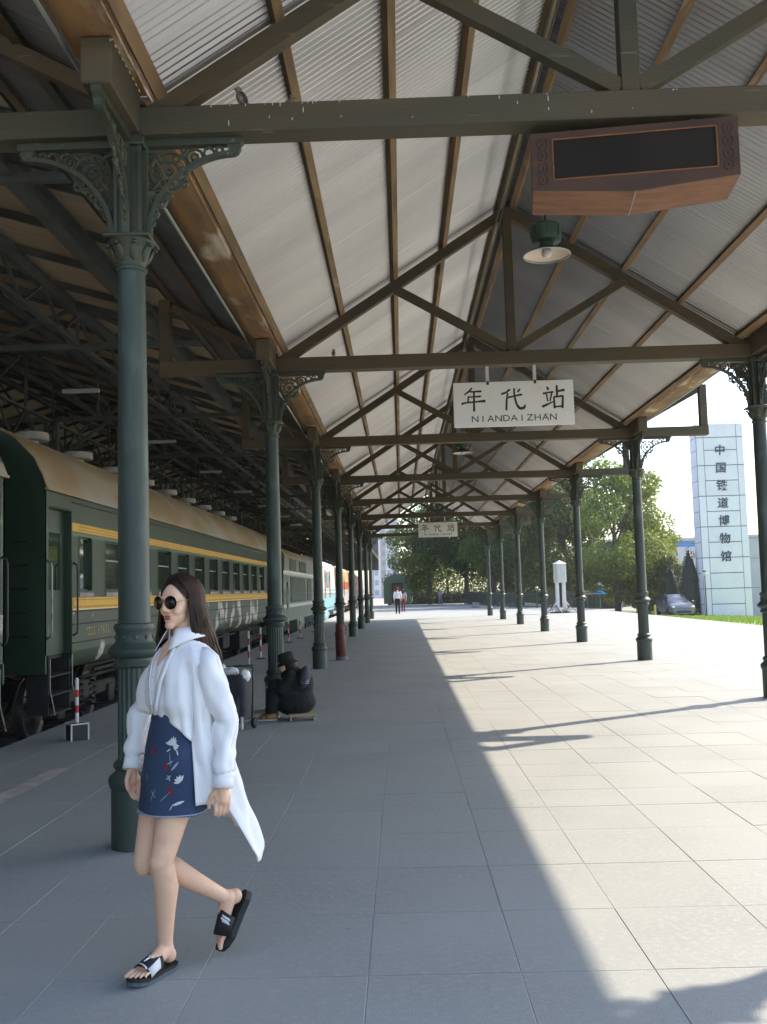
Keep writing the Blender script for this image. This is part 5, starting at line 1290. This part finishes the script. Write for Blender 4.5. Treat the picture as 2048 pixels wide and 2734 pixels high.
        for k,(c,r_) in enumerate(rows):
            d = (rows[min(k+1,len(rows)-1)][0]-rows[max(k-1,0)][0]).normalized(); a = d.cross(Vector((.3,.9,.1))).normalized(); e = a.cross(d)
            am = .017*min(1,max(0,(len(rows)-5-k)/4))
            R_.append([W(c+(a*math.cos(x)+e*math.sin(x))*(r_+am*.9*crease(x*.5+k*.33+.6*math.sin(x+k*.5))+am*.6*crease(-x*.5+k*.21+2)+am*.25*math.sin(2*x+k*.8)+am*.7*mnoise.noise((math.cos(x)*1.5,math.sin(x)*1.5+s,k*.23)))) for x in [2*math.pi*j/24 for j in range(25)]])
        q.grid(R_); o = q.build('sleeve', M['shirt'], shirt, True); o.modifiers.new('thick','SOLIDIFY').thickness = .003
        cc = wr; d = (wr-el).normalized(); a = d.cross(Vector((.3,.9,.1))).normalized(); e = a.cross(d)
        q = MB(); q.grid([[W(cc+d*h+(a*math.cos(x)+e*math.sin(x))*.0395) for x in [2*math.pi*j/24 for j in range(25)]] for h in (-.045,-.02,.006)]); o = q.build('cuff', M['shirt'], shirt, True); o.modifiers.new('thick','SOLIDIFY').thickness = .003
    sleeve(shL,elL,wrL,1); sleeve(shR,elR,wrR,-1)
    for k in range(3): MB().ellip(W(Vector((-.935,4.2,0))+f2*(prof(1.22-.06*k)[1]+.017)+up*(1.22-.06*k)),(.0045,.0045,.0045),8,6).build('button', M['white'], shirt, True)
    # ---- slide sandals
    rub = mat('sandal_rubber', (.018,.02,.022), .6); rub2 = mat('sandal_sole_side', (.10,.13,.15), .6); wst = mat('sandal_white', (.75,.76,.78), .45)
    def sandal(o, d, u, s, front):
        y = u.cross(d).normalized()*s; q3 = lambda a,c,e: W(o+d*a+y*c+u*e)
        out = [(-.012,0),(-.005,-.022),(.02,-.034),(.08,-.034),(.13,-.040),(.18,-.048),(.225,-.042),(.25,-.022),(.256,-.002),(.25,.016),(.228,.036),(.19,.046),(.14,.044),(.08,.036),(.02,.034),(-.005,.022)]
        rock = lambda a: .012*max(0,(a-.19)/.06)
        n = len(out); mb = MB()
        mb.add([q3(a,c,-.002+rock(a)) for a,c in out]+[q3(a,c,-.014+rock(a)) for a,c in out],[tuple(range(n)),]+[(i,n+i,n+(i+1)%n,(i+1)%n) for i in range(n)])
        sl = mb.build('sandal', rub, t)
        mb = MB(); mb.add([q3(a*1.005,c*1.02,-.014+rock(a)) for a,c in out]+[q3(a*.995,c*.95,-.030+rock(a)) for a,c in out],[tuple(range(n,2*n))[::-1]]+[(i,n+i,n+(i+1)%n,(i+1)%n) for i in range(n)])
        mb.build('sole', rub2 if front else rub, sl)
        def band(x0, x1, t0, t1, lift, m, nm, k=12):
            rows = []
            for i in range(k+1):
                th = math.pi*(t0+(t1-t0)*i/k); c = -.047*math.cos(th); e = .052*math.sin(th)**.8 if math.sin(th) > 0 else 0
                sl_ = .020*(.5-abs(.5-(t0+(t1-t0)*i/k)))*2
                rows.append([q3(x0-sl_*.4,c*(1+lift*2.5),e+.012+lift+.006*math.sin(th)),q3((x0+x1)/2,c*(1+lift*2.5),e+.004+lift),q3(x1+sl_,c*(1+lift*2.5),e-.008+lift)])
            mm = MB(); mm.grid(rows); ob = mm.build(nm, m, sl, True); ob.modifiers.new('thick','SOLIDIFY').thickness = .004; return ob
        band(.105,.182,0,1,.002,rub,'strap')
        if front:
            band(.125,.178,.78,1.0,.0055,wst,'white_panel');
            mk = MB(); mk.tube([q3(.196,-.0485*math.cos(math.pi*k),.052*math.sin(math.pi*k)**.8+.001) for k in (.46,.54,.62,.7,.78)],[.0018,.0028,.0032,.0034,.004],5)
            for (p,e) in (((.13,.44),(.145,.52)),((.125,.60),(.145,.52)),((.145,.52),(.172,.50))):
                pp = []
                for u_ in (0,.5,1):
                    x = p[0]+(e[0]-p[0])*u_; th = math.pi*(p[1]+(e[1]-p[1])*u_); pp.append(q3(x,-.047*math.cos(th),.052*math.sin(th)**.8+.014-(x-.105)*.2))
                mk.tube(pp,[.004,.0045,.003],5)
            mk.build('emblem', wst, sl, True)
        else:
            band(.118,.130,.08,.30,.0055,wst,'white_bar'); band(.130,.142,.08,.30,.0055,wst,'white_bar')
    sandal(oL,fdL,uL,1,True); sandal(oR,fdR,uR,-1,False)
    return t
woman()

def croucher():
    O = Vector((-1.42,12.3,0)); W = lambda *p: Vector(p)-O
    t = thing('person', 'person in black with a black brimmed hat sitting hunched on a low stool', 'person', O)
    blk = mat('black_cloth', (.012,.012,.011), .9, (.02,.02,.018), 6, bump=.4, bscale=20)
    b = MB(); b.ellip(W(-1.475,12.27,.655),(.085,.07,.10),14,10); capsule(b,W(-1.45,12.28,.58),.045,W(-1.41,12.29,.52),.06)
    chain(b,[(W(-1.38,12.30,.50),.10),(W(-1.32,12.31,.25),.12)])
    for s in (-1,1):
        y = 12.3+s*.12; chain(b,[(W(-1.32,12.3+s*.08,.24),.08),(W(-1.60,y,.40),.06),(W(-1.64,y-.02,.08),.04)]); chain(b,[(W(-1.64,y-.02,.05),.04),(W(-1.76,y-.05,.035),.032)])
        chain(b,[(W(-1.39,12.3+s*.15,.52),.05),(W(-1.52,12.3+s*.19,.38),.042),(W(-1.62,12.3+s*.10,.42),.03)])
        hp_ = W(-1.64,12.3+s*.09,.42); b.ellip(hp_,(.04,.03,.025),10,8)
        for k in range(4): chain(b,[(hp_+Vector((-.02,.018*(k-1.5),0)),.009),(hp_+Vector((-.055,.018*(k-1.5),-.012)),.008),(hp_+Vector((-.07,.016*(k-1.5),-.035)),.007)],6)
        chain(b,[(hp_+Vector((.0,-.025*s,.01)),.011),(hp_+Vector((-.04,-.035*s,.015)),.009)],6)
    body = blob(b,'body',M['skin'],t,.008,4)
    c = MB(); chain(c,[(W(-1.40,12.30,.53),.135),(W(-1.33,12.31,.40),.17),(W(-1.31,12.31,.22),.19)]); c.ellip(W(-1.36,12.30,.20),(.26,.24,.17),18,12); c.ellip(W(-1.24,12.30,.42),(.11,.15,.20),14,10)
    for s in (-1,1):
        y = 12.3+s*.12; chain(c,[(W(-1.32,12.3+s*.08,.24),.12),(W(-1.60,y,.40),.085),(W(-1.645,y-.02,.13),.075)]); chain(c,[(W(-1.40,12.3+s*.15,.53),.075),(W(-1.52,12.3+s*.19,.38),.06),(W(-1.60,12.3+s*.12,.41),.045)])
    blob(c,'black_clothes',blk,t,.010,5)
    h = MB().lathe([(.098,.0),(.102,.03),(.098,.085),(.085,.105),(.05,.112),(.002,.114)],24); q = h.build('hat', blk, t, True); q.location = W(-1.455,12.28,.705); q.rotation_euler = (0,R(-14),0)
    hb = MB().lathe([(.095,.002),(.115,-.012),(.135,-.03),(.14,-.036),(.112,-.022),(.095,-.006)],24,cap=False); o = hb.build('hat_brim', blk, q, True)
    MB().ellip((.015,.0,-.05),(.10,.09,.11),14,10).build('hair', M['hair'], q, True)
    pk_ = mat('backpack_fabric', (.05,.055,.07), .8); q = MB(); q.ellip((0,0,0),(.075,.13,.15),16,12); o = q.build('backpack', pk_, t, True); o.location = W(-1.235,12.22,.50); o.rotation_euler = (0,R(12),0)
    for z in (-.05,-.03,-.01): MB().tube([(-.02,-.128,z),(.04,-.105,z),(.07,-.05,z)],.004,5).build('strap', M['chrome'], o)
    sh_ = mat('tan_shoe', (.30,.17,.05), .6)
    for s in (-1,1):
        y = 12.3+s*.12-.05; q = MB(); chain(q,[((-.0,0,.05),.045),((-.09,0,.04),.043),((-.15,0,.03),.033)],10); o = q.build('shoe', sh_, t, True); o.location = W(-1.62,y,.0)
        MB().bbox(-.19,.05,-.046,.046,-.0,.018,.008).build('shoe_sole', M['white'], o)
croucher()
def stool():
    t = thing('wooden_stool', 'low pale wooden stool under the person in black', 'stool', (-1.26,12.12,0), R(8)); wd = mat('pale_wood', (.52,.38,.24), .6, (.44,.31,.19), 8, stretch=(1,6,6))
    MB().bbox(-.17,.17,-.1,.1,.05,.075,.006).build('seat', wd, t)
    for s in (-1,1): MB().bbox(s*.14-.012,s*.14+.012,-.09,.09,0,.05,.003).build('leg', wd, t)
stool()
def walker(label, x, y, heading, h, shirt, pants, hairc=(.02,.018,.016), stride=.18, long_=False, arm=.12):
    t = thing('person', label, 'person', (x,y,0), heading); k = h/1.7; v = lambda a,b_,c: Vector((a*k,b_*k,c*k))   # x forward, y left
    b = MB(); b.ellip(v(.01,0,1.59),(.095*k,.075*k,.115*k),14,10); chain(b,[(v(0,0,1.50),.05*k),(v(-.01,0,1.38),.055*k)]); b.ellip(v(.095,0,1.575),(.018*k,.014*k,.02*k),8,6)
    b.ellip(v(0,0,1.25),(.09*k,.15*k,.18*k),14,10); b.ellip(v(0,0,.98),(.09*k,.135*k,.13*k),14,10)
    ends = []
    for s in (-1,1):
        sx = stride*s; chain(b,[(v(0,s*.09,.92),.078*k),(v(sx*.55+.03,s*.09,.5),.055*k),(v(sx-.02 if s>0 else sx,s*.09,.09),.036*k)]); chain(b,[(v(sx,s*.09,.05),.036*k),(v(sx+.16,s*.095,.03),.03*k)])
        hx = -s*arm; chain(b,[(v(0,s*.19,1.40),.048*k),(v(hx*.5,s*.235,1.12),.04*k),(v(hx+.06,s*.22,.88),.028*k)])
        hc = v(hx+.07,s*.22,.82); b.ellip(hc,(.03*k,.016*k,.045*k),8,6)
        for q in range(4): capsule(b,hc+v(-.022+.015*q,0,-.03),.009*k,hc+v(-.018+.015*q,0,-.085+.006*abs(q-1)),.007*k,6)
        capsule(b,hc+v(.025,0,.0),.010*k,hc+v(.045,0,-.04),.008*k,6)
    body = blob(b,'body',M['skin'],t,.012*k,3)
    c = MB(); c.ellip(v(0,0,1.25),(.115*k,.185*k,.19*k),14,10); c.ellip(v(0,0,1.05),(.115*k,.165*k,.15*k),14,10)
    for s in (-1,1): hx = -s*arm; chain(c,[(v(0,s*.185,1.39),.062*k),(v(hx*.5,s*.235,1.14),.056*k),(v(hx*.75+.03,s*.23,1.02),.05*k)])
    blob(c,'shirt',mat('walker_shirt',shirt,.85),t,.014*k,3)
    c = MB(); c.ellip(v(0,0,.94),(.115*k,.155*k,.12*k),14,10)
    for s in (-1,1): sx = stride*s; chain(c,[(v(0,s*.09,.9),.092*k),(v(sx*.55+.03,s*.09,.5),.07*k),(v(sx-.02 if s>0 else sx,s*.09,.12),.055*k)])
    blob(c,'trousers',mat('walker_trousers',pants,.85),t,.014*k,3)
    q = MB(); q.ellip(v(-.018,0,1.615),(.098*k,.085*k,.105*k),14,10)
    if long_: q.ellip(v(-.07,0,1.48),(.045*k,.08*k,.16*k),10,8)
    q.build('hair', mat('walker_hair',hairc,.5), t, True)
    for s in (-1,1): sx = stride*s; MB().ellip(v(sx+.07,s*.092,.045),(.135*k,.05*k,.05*k),12,8).build('shoe', M['black'], t, True)
walker('distant person in white shirt and black trousers walking away down the platform', -.27, 64.8, R(92), 1.73, (.70,.72,.76), (.012,.012,.014))
walker('distant person in dark red trousers just right of the one in white', .10, 70.0, R(88), 1.62, (.40,.30,.32), (.16,.05,.05), long_=True, stride=.12)
walker('tiny far person in pale pink top by the end fence', 3.73, 95.4, R(-60), 1.52, (.55,.40,.38), (.25,.30,.45), long_=True, stride=.14)

# ================================================================== AIR
def haze():
    o = MB().box(-200,260,-60,420,-3.5,40).build('haze', None); tag(o, kind='stuff')
    m = bpy.data.materials.new('haze_air'); m.use_nodes = True; nt = m.node_tree; nt.nodes.remove(nt.nodes['Principled BSDF'])
    v = nt.nodes.new('ShaderNodeVolumePrincipled'); v.inputs['Color'].default_value = (.9,.94,1,1); v.inputs['Density'].default_value = .0004; v.inputs['Anisotropy'].default_value = .35
    nt.links.new(v.outputs[0], nt.nodes['Material Output'].inputs['Volume']); o.data.materials.append(m)
    tag(o, 'thin bright summer haze over the whole scene', 'haze')
haze()
